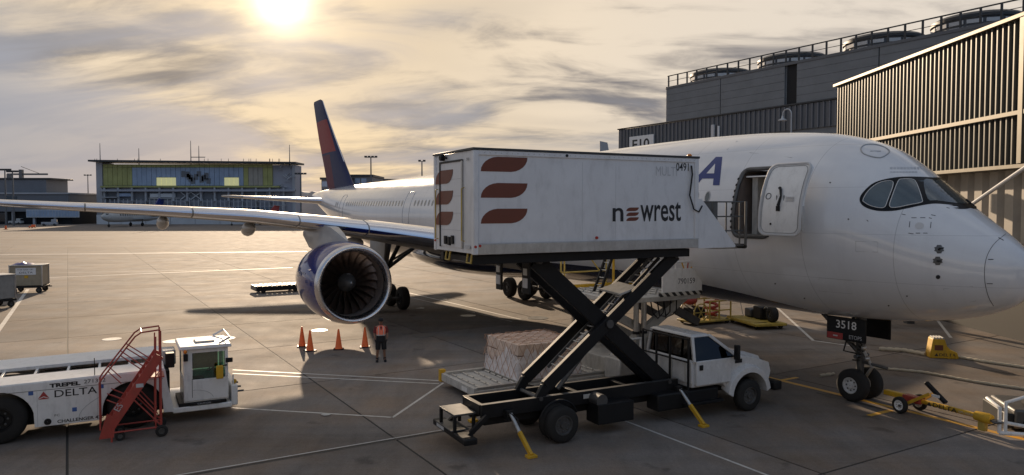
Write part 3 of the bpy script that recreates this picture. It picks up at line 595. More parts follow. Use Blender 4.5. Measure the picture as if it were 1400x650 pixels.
def build_hull():
    xs = [0, .03, .07, .12, .2, .3, .42, .55, .7, .9, 1.1, 1.35, 1.6, 1.9, 2.2, 2.5, 2.8, 3.1, 3.4, 3.7, 4, 4.4, 4.8, 5.2, 5.6, 5.95, DX0, 6.5, 6.9, 7.3, DX1, 7.9, 8.4, 9, 10, 11, 12, 14, 16, 18, 20, 22, 25, 28, 31, 34, 37, 40, 42, 44, 46, 48, 50, 52, 54, 56, 58, 60, 62, 63.5, 65, 65.8, 66.4, 66.8]
    rings = [[hull(x, 2 * pi * j / NS) for j in range(NS)] for x in xs]; b = MB(); b.loft(rings)
    i0, i1 = xs.index(DX0), xs.index(DX1); keep = []
    for f in b.f:
        if len(f) == 4 and i0 <= f[0] // NS < i1 and 15 <= f[0] % NS < 26: continue
        keep.append(f)
    b.f = keep; b.m = [0] * len(keep)
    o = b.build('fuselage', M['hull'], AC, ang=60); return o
FUS = build_hull()
_bm = bmesh.new()
_mm = MB(); _mm.loft([[hull(x, 2 * pi * j / 96) for j in range(96)] for x in [i * .15 for i in range(0, 100)] + [15 + i * .8 for i in range(0, 64)]])
BV = BVHTree.FromPolygons([Vector(v) for v in _mm.v], _mm.f)
_inv = Matrix.Translation(NOSE) @ Matrix.Rotation(R(90 + TH), 4, 'Z'); _inv = _inv.inverted()
def on_hull(px, py, off=.012):
    o = _inv @ CP; d = (_inv.to_3x3() @ ray(px, py)).normalized(); h = BV.ray_cast(o, d)
    if h[0] is None: return None
    nn = h[1]; nn = nn if nn.dot(d) < 0 else -nn; return h[0] + nn * off
def decal(name, poly, m, off=.012, cuts=5, mirror=False, parent=None, flip=False):
    """a polygon drawn on the photo, laid on the hull's own surface"""
    bm = bmesh.new(); f = bm.faces.new([bm.verts.new((x, y, 0)) for x, y in poly]); bmesh.ops.triangulate(bm, faces=[f])
    if cuts: bmesh.ops.subdivide_edges(bm, edges=bm.edges, cuts=cuts, use_grid_fill=True)
    bad = []
    for v in bm.verts:
        h = on_hull(v.co.x, v.co.y, off)
        if h is None: bad.append(v)
        else: v.co = h
    bmesh.ops.delete(bm, geom=bad, context='VERTS')
    if mirror:
        geo = bmesh.ops.duplicate(bm, geom=bm.verts[:] + bm.edges[:] + bm.faces[:])['geom']
        for e in geo:
            if isinstance(e, bmesh.types.BMVert): e.co.y = -e.co.y
    if flip:
        for v in bm.verts: v.co.y = -v.co.y
    bmesh.ops.recalc_face_normals(bm, faces=bm.faces)
    me = bpy.data.meshes.new(name); bm.to_mesh(me); bm.free()
    for p in me.polygons: p.use_smooth = True
    me.materials.append(m); return link(name, me, parent or FUS)
def hull_line(name, pts, r, m, off=.004, parent=None):
    P = [on_hull(x, y, off) for x, y in pts]; P = [p for p in P if p is not None]; return MB().tube(P, r, 6).build(name, m, parent or FUS)
def smooth_poly(pts, k=4, closed=True):
    n = len(pts); out = []
    for i in range(n if closed else n - 1):
        g4 = [pts[(i + q) % n] if closed else pts[min(max(i + q, 0), n - 1)] for q in (-1, 0, 1, 2)]
        for s in range(k):
            t = s / k; out.append(tuple(.5 * (2 * g4[1][c] + (g4[2][c] - g4[0][c]) * t + (2 * g4[0][c] - 5 * g4[1][c] + 4 * g4[2][c] - g4[3][c]) * t * t + (3 * g4[1][c] - g4[0][c] - 3 * g4[2][c] + g4[3][c]) * t**3) for c in (0, 1)))
    return out
# cockpit: black mask and its panes
zq = lambda x, y: (1150 + x / 5.415, 220 + y / 5.415)
mask = decal('cockpit_mask', smooth_poly([zq(*p) for p in ((136, 290), (165, 230), (250, 160), (390, 125), (520, 118), (680, 125), (800, 148), (860, 180), (960, 270), (1015, 335), (1010, 358), (940, 348), (840, 330), (700, 318), (600, 330), (480, 355), (380, 372), (260, 370), (170, 340))]), M['mask'], .006, 6, True)
pane1 = [zq(*p) for p in ((162, 290), (200, 225), (270, 170), (345, 150), (382, 160), (378, 200), (345, 290), (325, 340), (290, 350), (220, 335), (175, 310))]
pane2 = [zq(*p) for p in ((358, 335), (375, 270), (420, 155), (450, 138), (520, 138), (555, 165), (598, 285), (590, 310), (520, 325), (400, 348))]
pane3 = [zq(*p) for p in ((610, 145), (700, 148), (800, 165), (860, 225), (925, 300), (915, 320), (800, 308), (700, 295), (640, 285))]
for p in (pane1, pane2, pane3): decal('cockpit_window', smooth_poly(p, 3), M['cockpit'], .013, 4, False, mask); decal('cockpit_window', smooth_poly(p, 3), M['cockpit'], .013, 4, False, mask, True)
for p in (pane1, pane2): hull_line('window_seal', smooth_poly(p, 3) + [smooth_poly(p, 3)[0]], .012, M['paleb'], .014, mask)
hull_line('wiper', [zq(920, 290), zq(995, 352)], .02, M['black'], .03, mask)
# radome seam, panel lines, probes and stencils
hull_line('radome_seam', smooth_poly([(1375, 320), (1358, 335), (1348, 355), (1346, 380), (1351, 405), (1360, 421)], 4, False), .008, M['steel'], .001)
for p in (((1365, 325), (1372, 329)), ((1351, 355), (1358, 355)), ((1349, 388), (1357, 388))): hull_line('lightning_strip', p, .012, M['steel'])
for x0, y0 in ((1284, 341), (1282, 357)):
    decal('probe_plate', [(x0 + 7.5 * cos(a) * (1 if k % 2 else .75), y0 + 6.2 * sin(a) * (1 if k % 2 else .75)) for k, a in enumerate([i * pi / 8 for i in range(16)])], M['steel'], .008, 1)
    P = on_hull(x0, y0, .0); nrm = on_hull(x0, y0, 1) - P; MB().tube([P, P + nrm * .10, P + nrm * .12 + V(-.10, 0, 0)], [.03, .025, .012], 8).build('probe', M['black'], FUS)
decal('probe_port', [(1282.5 + 3.2 * cos(i * pi / 6), 379 + 2.9 * sin(i * pi / 6)) for i in range(12)], M['ink'], .008, 0)
decal('access_cover', [(1257 + 6.2 * cos(i * pi / 8), 309 + 4.6 * sin(i * pi / 8)) for i in range(16)], M['paleb'], .008, 0)
for a, b_ in (((1246, 298), (1253, 298)), ((1258, 298), (1265, 298)), ((1270, 298), (1274, 299)), ((1244, 303), (1243, 311)), ((1242, 319), (1249, 320)), ((1252, 319), (1258, 319)), ((1262, 319), (1268, 319)), ((1273, 304), (1272, 312)), ((1233, 293), (1238, 294)), ((1273, 294), (1279, 295)), ((1294, 284), (1298, 285)), ((1185, 301), (1187, 303))): hull_line('stencil_mark', [a, b_], .008, M['ink'])
for q in (((1290, 395), (1330, 392), (1334, 412), (1294, 415)), ((1120, 380), (1165, 384), (1165, 402), (1120, 398)), ((1170, 330), (1200, 331), (1200, 345), (1170, 344))): hull_line('panel_outline', list(q) + [q[0]], .005, M['wing'], .002)
for q in ((1060, 388), (1100, 408), (1215, 418), (1160, 300), (1095, 300), (1240, 405), (1135, 250)): decal('drain_mark', [(q[0] + 1.3 * cos(i * pi / 4), q[1] + 1.1 * sin(i * pi / 4)) for i in range(8)], M['steel'], .006, 0)
hull_line('panel_line', [(1025, 209), (1083, 216)], .006, M['wing']); hull_line('panel_line', [(994, 205), (1008, 193)], .006, M['wing'])
hat = smooth_poly([(1177, 203), (1184, 198), (1198, 198), (1210, 202), (1216, 207), (1212, 212), (1203, 216), (1190, 214), (1180, 210)], 3)
hull_line('hatch_outline', hat + [hat[0]], .022, M['wing']); hull_line('hatch_lever', [(1190, 207), (1204, 207)], .012, M['wing'])
for k in range(10): decal('ship_name', [(1217 + k * 4.6, 228.5), (1220.2 + k * 4.6, 228.6), (1220.2 + k * 4.6, 231.6), (1217 + k * 4.6, 231.5)], M['ghost'], .006, 0); 
for k in range(9): decal('ship_name', [(1217 + k * 4.2, 234.5), (1220 + k * 4.2, 234.6), (1220 + k * 4.2, 236.4), (1217 + k * 4.2, 236.3)], M['ghost'], .006, 0)
# title on the hull: the last letter shows right of the catering box
qa = lambda x, y: (960 + x / 4.331, 190 + y / 4.331)
decal('title_letter', [qa(*p) for p in ((82, 108), (120, 108), (103, 276), (64, 276), (68, 236), (2, 236), (-32, 276), (-78, 276))], M['blue'], .010, 4)
decal('letter_gap', [qa(*p) for p in ((72, 206), (78, 148), (27, 206))], M['hull'], .014, 2)
def hull_text(s, x_aft, z0, w, h):
    me = text_mesh(s, w, h, shear=.15, bold=.03, sub=2)
    for v in me.vertices:
        x = x_aft - v.co.x; z = z0 + v.co.y; v.co = (x, hull_y(x, z) + .01, z)
    me.materials.append(M['blue']); return link('title_letter', me, FUS)
for k, ch in enumerate('DELT'): hull_text(ch, 17.0 - k * 1.75, 7.0, 1.15 if ch != 'L' else .95, .98)
# cabin windows of the starboard side
wm = None
def cabin_window(x, z=6.72, w=.13, h=.21):
    b = MB(); n = 14; ring = [(x + w * cos(2 * pi * i / n), z + h * sin(2 * pi * i / n)) for i in range(n)]; rin = [(x + w * .75 * cos(2 * pi * i / n), z + h * .8 * sin(2 * pi * i / n)) for i in range(n)]
    v = [(a, hull_y(a, c) + .006, c) for a, c in ring] + [(a, hull_y(a, c) + .016, c) for a, c in rin]; b.add(v, [(i, (i + 1) % n, n + (i + 1) % n, n + i) for i in range(n)], 0)
    b.add([(a, hull_y(a, c) + .012, c) for a, c in rin], [tuple(range(n))], 1); b.build('cabin_window', [M['wing'], M['cockpit']], FUS, ang=None)
x = 8.85
while x < 52:
    if not (17.2 < x < 19.0 or 34.6 < x < 36.2 or 48.7 < x < 50.6): cabin_window(x, 6.62 if x < 12 else 6.55)
    x += .54
def door_outline(x0, x1, z0, z1):
    r = .22; P = []
    for cx, cz, a0 in ((x1 - r, z1 - r, 0), (x0 + r, z1 - r, 90), (x0 + r, z0 + r, 180), (x1 - r, z0 + r, 270)):
        for k in range(5): a = R(a0 + k * 22.5); P.append((cx + r * cos(a), cz + r * sin(a)))
    Q = []
    for i in range(len(P)):
        a, b_ = P[i], P[(i + 1) % len(P)]; n = max(1, int(math.hypot(a[0] - b_[0], a[1] - b_[1]) / .25))
        for k in range(n): Q.append((a[0] + (b_[0] - a[0]) * k / n, a[1] + (b_[1] - a[1]) * k / n))
    return Q
for x0 in (17.6, 34.9, 49.1): MB().tube([(a, hull_y(a, c) + .004, c) for a, c in door_outline(x0, x0 + 1.1, 5.2, 7.3)], .014, 5, True).build('door_outline', M['wing'], FUS)
# the open service door
do = door_outline(DX0, DX1, 5.31, 7.52)
def hy(a, c, off=0): return V(a, hull_y(a, c) + off, c)
fr = MB().tube([hy(a, c, .0) for a, c in do], .075, 8, True).build('door_frame', M['steel'], AC)
MB().loft([[hy(a, c, -.02) for a, c in do], [V(a, 1.35, c) for a, c in do]], caps=False).build('vestibule', M['duct'], fr); bx('back_wall', DX0 - .1, DX1 + .1, 1.2, 1.34, 5.2, 7.6, M['steel'], fr)
bx('floor', DX0 + .05, DX1 - .05, 1.35, 2.9, 5.28, 5.36, M['alu'], fr); bx('ceiling_panel', DX0 + .2, DX1 - .1, 1.5, 2.5, 7.25, 7.3, M['white'], fr); bx('galley_edge', DX1 - .42, DX1 - .2, 1.5, 2.3, 5.36, 7.3, M['dwhite'], fr); bx('galley_cart', DX0 + .2, DX0 + .8, 1.4, 1.9, 5.36, 6.5, M['alu'], fr)
for k in range(9): MB().sphere((DX1 + .03, hull_y(DX1, 5.6 + k * .2) + .03, 5.6 + k * .2), .06, 8, 6).build('latch_fitting', M['black'], fr)
sx0, sx1 = 4.58, 6.02; SH = 1.6
dp = door_outline(sx0, sx1, 5.42, 7.58)
def dy(a, c, off=0): return V(a, hull_y(7.0, c) + .56 + off + (a - sx0) * .04, c)
def grid_panel(o, n=12):
    cx = (sx0 + sx1) / 2; b = MB(); rings = []
    zs = sorted(set(round(c, 4) for a, c in o)); 
    L_ = []
    for c in zs:
        xs2 = [a for a, cc in o if abs(cc - c) < 1e-3]; L_.append((c, min(xs2), max(xs2)))
    return L_
rows = grid_panel(dp); b = MB(); nx = 8
fr_ = [[dy(x0 + (x1 - x0) * k / nx, c, 0) for k in range(nx + 1)] for c, x0, x1 in rows if x1 - x0 > .1]
bk_ = [[dy(x0 + (x1 - x0) * k / nx, c, -.13) for k in range(nx + 1)] for c, x0, x1 in rows if x1 - x0 > .1]
b.loft([r + s[::-1] for r, s in zip(fr_, bk_)])
DOOR = b.build('service_door', M['white'], AC, ang=45)
MB().tube([dy(a, c, .005) for a, c in dp], .045, 8, True).build('seal', M['paleb'], DOOR)
MB().tube([dy((a - 5.3) * .9 + 5.3, (c - 6.5) * .94 + 6.5, .008) for a, c in dp], .012, 6, True).build('edge_line', M['wing'], DOOR)
MB().tube([dy(5.42, 6.85, .03), dy(5.36, 6.80, .05), dy(5.30, 6.6, .05), dy(5.36, 6.3, .03)], [.05, .04, .03, .05], 8).build('handle', M['black'], DOOR)
bx('handle_socket', 5.29, 5.43, dy(5.36, 6.2).y, dy(5.36, 6.2).y + .03, 6.14, 6.3, M['black'], DOOR); bx('handle_mark', 5.46, 5.48, dy(5.4, 6.5).y - .02, dy(5.4, 6.5).y + .01, 6.4, 6.62, M['ink'], DOOR); bx('handle_mark', 5.2, 5.22, dy(5.2, 6.5).y - .02, dy(5.2, 6.5).y + .01, 6.4, 6.62, M['ink'], DOOR)
MB().tube([dy(5.78 + .09 * cos(k * pi / 8), 6.6 + .09 * sin(k * pi / 8), .004) for k in range(16)], .012, 5, True).build('round_placard', M['ink'], DOOR)
MB().sphere(dy(5.6, 5.75, .0), .035, 8, 6).build('vent_button', M['black'], DOOR)
for k in range(4): bx('placard', 4.85, 5.14, dy(5, 6.45).y - .015, dy(5, 6.45).y + .012, 6.42 + k * .045, 6.435 + k * .045, M['ghost'], DOOR, 0)
MB().beam((5.5, hull_y(6, 6.2) - .05, 6.1), (5.3, dy(5.3, 6.1).y - .1, 6.1), .1, .3).build('hinge_arm', M['steel'], DOOR); bx('edge_fitting', sx0 - .05, sx0 + .03, dy(sx0, 6).y - .14, dy(sx0, 6).y - .02, 5.55, 6.3, M['alu'], DOOR)
# belly fairing
b = MB(); rings = []
for k in range(15):
    t = k / 14; x = 19 + 21 * t; s_ = math.sin(pi * t) ** .55 if 0 < t < 1 else .02
    rings.append([V(x, 3.25 * s_ * sin(q * 2 * pi / 24) * (1 - .12 * cos(q * 2 * pi / 24)), 3.35 - .15 * 0 + 1.12 * s_ * cos(q * 2 * pi / 24)) for q in range(24)])
b.loft(rings).build('belly_fairing', M['hull'], AC, ang=60)
# wings: sections (span, leading edge, chord, height, thickness)
WS = [(1.5, 19.2, 13.6, 3.6, .13), (3, 20.3, 12.6, 3.95, .125), (4.8, 21.7, 11.2, 4.36, .12), (6.8, 23.15, 10.0, 4.74, .115), (9.5, 25.05, 8.6, 5.2, .11), (12, 26.8, 7.5, 5.55, .105), (14, 28.2, 6.9, 5.79, .10), (18.6, 31.4, 5.5, 6.11, .10), (21.8, 33.65, 4.5, 6.29, .10), (24.9, 35.85, 3.6, 6.48, .10), (28.5, 38.5, 2.7, 6.9, .10), (30.8, 40.5, 2.0, 7.5, .10), (32.0, 42.1, 1.2, 8.15, .10), (32.4, 43.2, .35, 8.5, .10)]
def foil(n=14):
    P = []
    for k in range(n + 1):
        c = .5 * (1 + cos(pi * k / n)); P.append((c, 1.2 * 5 * (.2969 * math.sqrt(c) - .126 * c - .3516 * c * c + .2843 * c**3 - .1015 * c**4)))
    for k in range(1, n):
        c = .5 * (1 - cos(pi * k / n)); P.append((c, -.8 * 5 * (.2969 * math.sqrt(c) - .126 * c - .3516 * c * c + .2843 * c**3 - .1015 * c**4)))
    return P
FO = foil()
def interp(tab, y):
    for a, b_ in zip(tab, tab[1:]):
        if a[0] <= y <= b_[0]:
            t = (y - a[0]) / (b_[0] - a[0]); return [p + (q - p) * t for p, q in zip(a, b_)]
    return list(tab[-1])
def sect(y, tab, sgn, only=None, off=0):
    _, le, ch, z, th = interp(tab, y); out = []
    for c, t in FO:
        if only and c > only: continue
        tt = t * th * ch * 1.0; out.append(V(le + c * ch - (off if c < .02 else off * .6), sgn * y, z + tt + (off if t > 0 else -off if t < 0 else 0) - .045 * c * ch * .4))
    return out
def make_wing(sgn):
    b = MB(); b.loft([sect(s[0], WS, sgn) for s in WS]); w = b.build('wing', M['wingdark'], AC, ang=60)
    for y0, y1 in ((3.6, 9.3), (12.2, 16.6), (16.68, 21.2), (21.28, 26.0), (26.08, 30.4)):
        n = 8; b = MB(); b.loft([[p for p in sect(y0 + (y1 - y0) * k / n, WS, sgn, .17, .014)] for k in range(n + 1)]); b.build('slat', M['chrome'], w, ang=50)
    n = 4; b = MB(); b.loft([sect(9.36 + (12.14 - 9.36) * k / n, WS, sgn, .15, .010) for k in range(n + 1)]); b.build('slat', M['chrome'], w, ang=50)
    for y in (8.2, 13.4, 17.5):                                    # flap track fairings
        _, le, ch, z, th = interp(WS, y); rings = []
        for k in range(11):
            t = k / 10; r = max(.02, math.sin(pi * min(1, t * 1.08 + .0)) ** .7 if t < .92 else .1) ; L_ = 3.6 if y < 20 else 2.8
            rings.append([V(le + ch * .52 + t * L_, sgn * y + .30 * r * cos(q * pi / 6), z - .28 - .04 * ch - .22 * t + .40 * r * sin(q * pi / 6)) for q in range(12)])
        MB().loft(rings).build('flap_fairing', M['wing'], w, ang=60)
    return w
WINGS = [make_wing(1), make_wing(-1)]
MB().sphere((36.9, 26.4, 6.62), (.12, .2, .1), 10, 6).build('navigation_light', M['lred'], WINGS[0])
# engines
def make_engine(sgn):
    ex, ey, ez = 22.3, sgn * 10.95, 2.78
    prof = [(.42, 1.47), (.25, 1.50), (.10, 1.56), (.02, 1.62), (.0, 1.66), (.03, 1.71), (.12, 1.765), (.28, 1.81)]
    out = [(.28, 1.81), (.6, 1.865), (1.1, 1.90), (1.8, 1.91), (2.6, 1.87), (3.4, 1.77), (4.2, 1.60), (4.9, 1.42), (5.0, 1.36), (4.8, 1.32)]
    o = MB().lathe(out, (ex, ey, ez), 'x', 64).build('engine', M['navy'], AC, ang=70)
    MB().lathe(prof, (ex, ey, ez), 'x', 64).build('inlet_lip', M['lip'], o, ang=70)
    MB().lathe([(.42, 1.47), (.8, 1.46), (1.35, 1.52), (1.9, 1.52), (1.9, .3)], (ex, ey, ez), 'x', 64).build('inlet_duct', M['duct'], o, ang=50)
    MB().lathe([(4.3, 1.1), (5.2, .95), (6.1, .62), (6.15, .5), (6.0, .45), (6.9, .05)], (ex, ey, ez), 'x', 32).build('exhaust_core', M['steel'], o, ang=50)
    MB().lathe([(.62, .012), (.70, .12), (.85, .24), (1.05, .36), (1.30, .44)], (ex, ey, ez), 'x', 32).build('spinner', M['steel'], o, ang=60)
    MB().tube([(ex + .60 + .62 * t, ey + (.02 + .36 * t) * cos(7.2 * t + 1), ez + (.02 + .36 * t) * sin(7.2 * t + 1)) for t in [i / 24 for i in range(25)]], [.018 + .03 * (i / 24) for i in range(25)], 6).build('spiral', M['white'], o)
    rings = []
    for k in range(7):
        t = k / 6; r = .42 + 1.07 * t; st_ = R(25 + 38 * t); ch = .46 + .12 * t; sw = .16 * math.sin(t * 3.0) - .10 * t; a0 = .10 * math.sin(t * 2.6)
        fr2, bk2 = [], []
        for c in (-.5, -.2, .15, .5):
            ax = 1.42 + sw + c * ch * cos(st_); tg = c * ch * sin(st_); th_ = .018 * (1 - t * .6) * (1 - abs(c))
            aa = a0 + tg / r; fr2.append(V(ax - th_, r * sin(aa), r * cos(aa))); bk2.append(V(ax + th_ + .004, r * sin(aa), r * cos(aa)))
        rings.append(fr2 + bk2[::-1])
    fm = MB().loft(rings).mesh('fan_blade', M['fan'], 60)
    for k in range(22): q = link('fan_blade', fm, o); q.location = (ex, ey, ez); q.rotation_euler = (2 * pi * k / 22, 0, 0)
    # pylon from the nacelle's crown to the wing
    rings = []
    for x, zb, zt, w in ((ex + 1.1, 4.55, 4.72, .05), (ex + 1.9, 4.5, 5.0, .22), (ex + 3.0, 4.3, 5.3, .34), (ex + 4.4, 4.0, 5.42, .40), (ex + 6.2, 4.2, 5.2, .36), (ex + 8.2, 4.75, 5.05, .12)):
        rings.append([V(x, ey - w, zb), V(x, ey + w, zb), V(x, ey + w, (zb + zt) / 2), V(x, ey + w * .6, zt), V(x, ey - w * .6, zt), V(x, ey - w, (zb + zt) / 2)])
    MB().loft(rings).build('pylon', M['wing'], AC, ang=50)
    text('lettering', 'DELTA', 1.5, .26, M['ghost'], o, (ex + 2.9, ey + sgn * 1.86, ez + .25), (-1, 0, 0), (0, 0, 1)) if sgn > 0 else None
    return o
make_engine(1); make_engine(-1)
# tail
def fin():
    rows = [(8.0, 53.6, 61.6, .42), (8.5, 54.8, 62.2, .40), (10.5, 57.0, 63.3, .34), (13, 59.7, 64.8, .27), (15.5, 62.2, 66.0, .2), (16.9, 63.5, 66.6, .14), (17.12, 64.2, 66.5, .05)]
    rings = []
    for z, l, t, w in rows:
        ch = t - l; rings.append([V(l + c * ch, w * s, z) for c, s in ((0, 0), (.03, .45), (.12, .8), (.3, 1), (.6, .75), (1, .04), (1, -.04), (.6, -.75), (.3, -1), (.12, -.8), (.03, -.45))])
    f = MB().loft(rings).build('tail_fin', M['fin'], AC, ang=60)
    b = MB(); b.tube([(l - .01, 0, z) for z, l, t, w in rows[2:6]], [.035] * 4, 8); b.build('leading_edge', M['chrome'], f)
fin()
for sgn in (1, -1):
    TS = [(.9, 56.9, 5.8, 6.82, .1), (1.4, 57.4, 5.5, 6.85, .1), (5, 60.5, 3.9, 7.08, .1), (8.6, 63.7, 2.3, 7.32, .1), (9.2, 64.5, 1.6, 7.36, .1), (9.35, 65.1, .6, 7.38, .1)]
    h = MB().loft([sect(s[0], TS, sgn) for s in TS]).build('tailplane', M['wing'], AC, ang=60)
    MB().loft([sect(1.8 + k * 1.0, TS, sgn, .08, .008) for k in range(7)]).build('leading_edge', M['chrome'], h, ang=50)
MB().lathe([(0, .3), (.6, .16), (.62, .05)], (66.6, 0, 7.42), 'x', 16).build('exhaust_pipe', M['steel'], AC)
# landing gear
def wheel(name, c, r, w, parent, hub='paleb', ax='y', n=36, hubr=.5):
    o = MB().lathe([(-w / 2, r * hubr), (-w / 2, r * .82), (-w * .42, r * .94), (-w * .28, r), (w * .28, r), (w * .42, r * .94), (w / 2, r * .82), (w / 2, r * hubr)], c, ax, n).build(name, M['rubber'], parent, ang=50)
    for s in (-1, 1):
        MB().lathe([(s * w * .46, r * hubr * 1.02), (s * w * .47, r * hubr * .9), (s * w * .30, r * hubr * .82), (s * w * .30, r * .2), (s * w * .46, r * .17), (s * w * .46, .01)], c, ax, 28).build('rim', M[hub], o, ang=40)
    bm_ = MB()
    for k in range(8):
        a = k * pi / 4; d = (0, 0, 0); y = -1 if ax == 'y' else 1
        for s in (-1, 1):
            p = V(c[0] + r * hubr * .6 * cos(a), c[1] + s * w * .32, c[2] + r * hubr * .6 * sin(a)) if ax == 'y' else V(c[0] + s * w * .32, c[1] + r * hubr * .6 * cos(a), c[2] + r * hubr * .6 * sin(a))
            bm_.sphere(p, r * .055, 6, 4)
    tag(bm_.build('wheel_bolts', M['steel'], o), kind='stuff'); return o
ng = 4.9
NGs = MB().tube([(ng, 0, .55), (ng, 0, 1.5), (ng, 0, 3.1)], [.11, .13, .2], 14).build('nose_gear', M['steel'], AC)
for s in (-1, 1): wheel('wheel', (ng, s * .36, .525), .525, .36, NGs)
bg = MB(); bg.tube([(ng, -.5, .525), (ng, .5, .525)], .09, 10).build('axle', M['steel'], NGs)
MB().tube([(ng - .05, -.3, 1.45), (ng - .05, .35, 1.45)], .07, 8).build('steering_collar', M['steel'], NGs); MB().tube([(ng, 0, 1.5), (ng + 1.7, 0, 2.9)], .08, 8).build('drag_strut', M['steel'], NGs)
MB().tube([(ng - .18, 0, .75), (ng - .45, .05, 1.15), (ng - .16, .05, 1.6)], .055, 8).build('torque_link', M['alu'], NGs); MB().tube([(ng - .1, .1, 1.5), (ng + .3, .45, 1.6), (ng + .2, .3, 2.3)], .03, 6).build('hydraulic_line', M['black'], NGs)
MB().tube([(ng - .1, .0, 1.25), (ng - 1.0, .12, 1.22)], .05, 8).build('tow_fitting', M['steel'], NGs)
for k in range(6): MB().tube([(ng + .15 - k * .05, .18, 1.3 + k * .12), (ng - .2, .35 - k * .02, 1.35 + k * .1)], .025, 6).build('hydraulic_line', M['black'], NGs)
for p in ((-.25, .2, 1.75), (.1, .25, 1.95), (-.3, .1, 1.4)): MB().sphere((ng + p[0], p[1], p[2]), .09, 10, 8).build('taxi_light', M['alu'], NGs)
NGD = bx('nose_gear_door', ng - .62, ng + .78, .62, .68, 1.98, 2.72, M['black'], AC, .03)
text('lettering', '3518', .72, .26, M['white'], NGD, (ng + .42, .69, 2.36), (-1, 0, 0), bold=.01); text('lettering', 'ETOPS', .44, .12, M['ghost'], NGD, (ng - .05, .69, 2.06), (-1, 0, 0)); bx('red_placard', ng + .18, ng + .74, .68, .69, 2.0, 2.2, M['delta_red'], NGD, 0); bx('placard_text', ng + .36, ng + .52, .69, .694, 2.08, 2.12, M['ghost'], NGD, 0)
bx('nose_gear_door', ng - .62, ng + .78, -.68, -.62, 1.98, 2.72, M['black'], AC, .03)
for s in (1, -1):
    mx, my = ng + 28.67, s * 5.3
    mg = MB().tube([(mx, my, .7), (mx, my, 2.2), (mx - .1, my - s * .25, 4.3)], [.2, .22, .3], 14).build('main_gear', M['steel'], AC)
    for ax_ in (-1.02, 1.02):
        MB().tube([(mx + ax_, my - .95, .7), (mx + ax_, my + .95, .7)], .1, 10).build('axle', M['steel'], mg)
        for w_ in (-.865, .865): wheel('wheel', (mx + ax_, my + w_, .7), .7, .5, mg, 'steel')
    MB().beam((mx - 1.1, my, .75), (mx + 1.1, my, .75), .24, .28).build('bogie_beam', M['steel'], mg)
    MB().tube([(mx, my, 2.3), (mx + .2, my - s * 2.6, 4.0)], .12, 8).build('side_stay', M['black'], mg); MB().tube([(mx, my, 2.0), (mx - 2.4, my - s * .2, 4.3)], .13, 8).build('drag_strut', M['black'], mg); MB().tube([(mx - 1.0, my + s * .1, 2.9), (mx - .6, my - s * 1.6, 3.7)], .07, 8).build('lock_link', M['steel'], mg)
    MB().tube([(mx - .3, my, 1.0), (mx - .75, my, 1.5), (mx - .25, my, 2.1)], .07, 8).build('torque_link', M['steel'], mg)
    MB().prism([(mx - 1.1, my + s * .45, 1.9), (mx + 1.1, my + s * .45, 1.9), (mx + 1.3, my + s * .3, 4.2), (mx - 1.3, my + s * .3, 4.2)], (0, s * .06, 0)).build('gear_door', M['wingdark'], mg)
    MB().prism([(mx - 1.6, s * 1.3, 2.7), (mx + 1.6, s * 1.3, 2.7), (mx + 1.6, s * 1.5, 1.2), (mx - 1.6, s * 1.5, 1.2)], (0, s * .06, 0)).build('bay_door', M['hull'], AC) if s > 0 and False else None
# antennas and cargo door outline
MB().tube([hy(a, c, .004) for a, c in door_outline(11.6, 14.6, 3.5, 5.3)], .012, 5, True).build('cargo_door_outline', M['wing'], FUS)

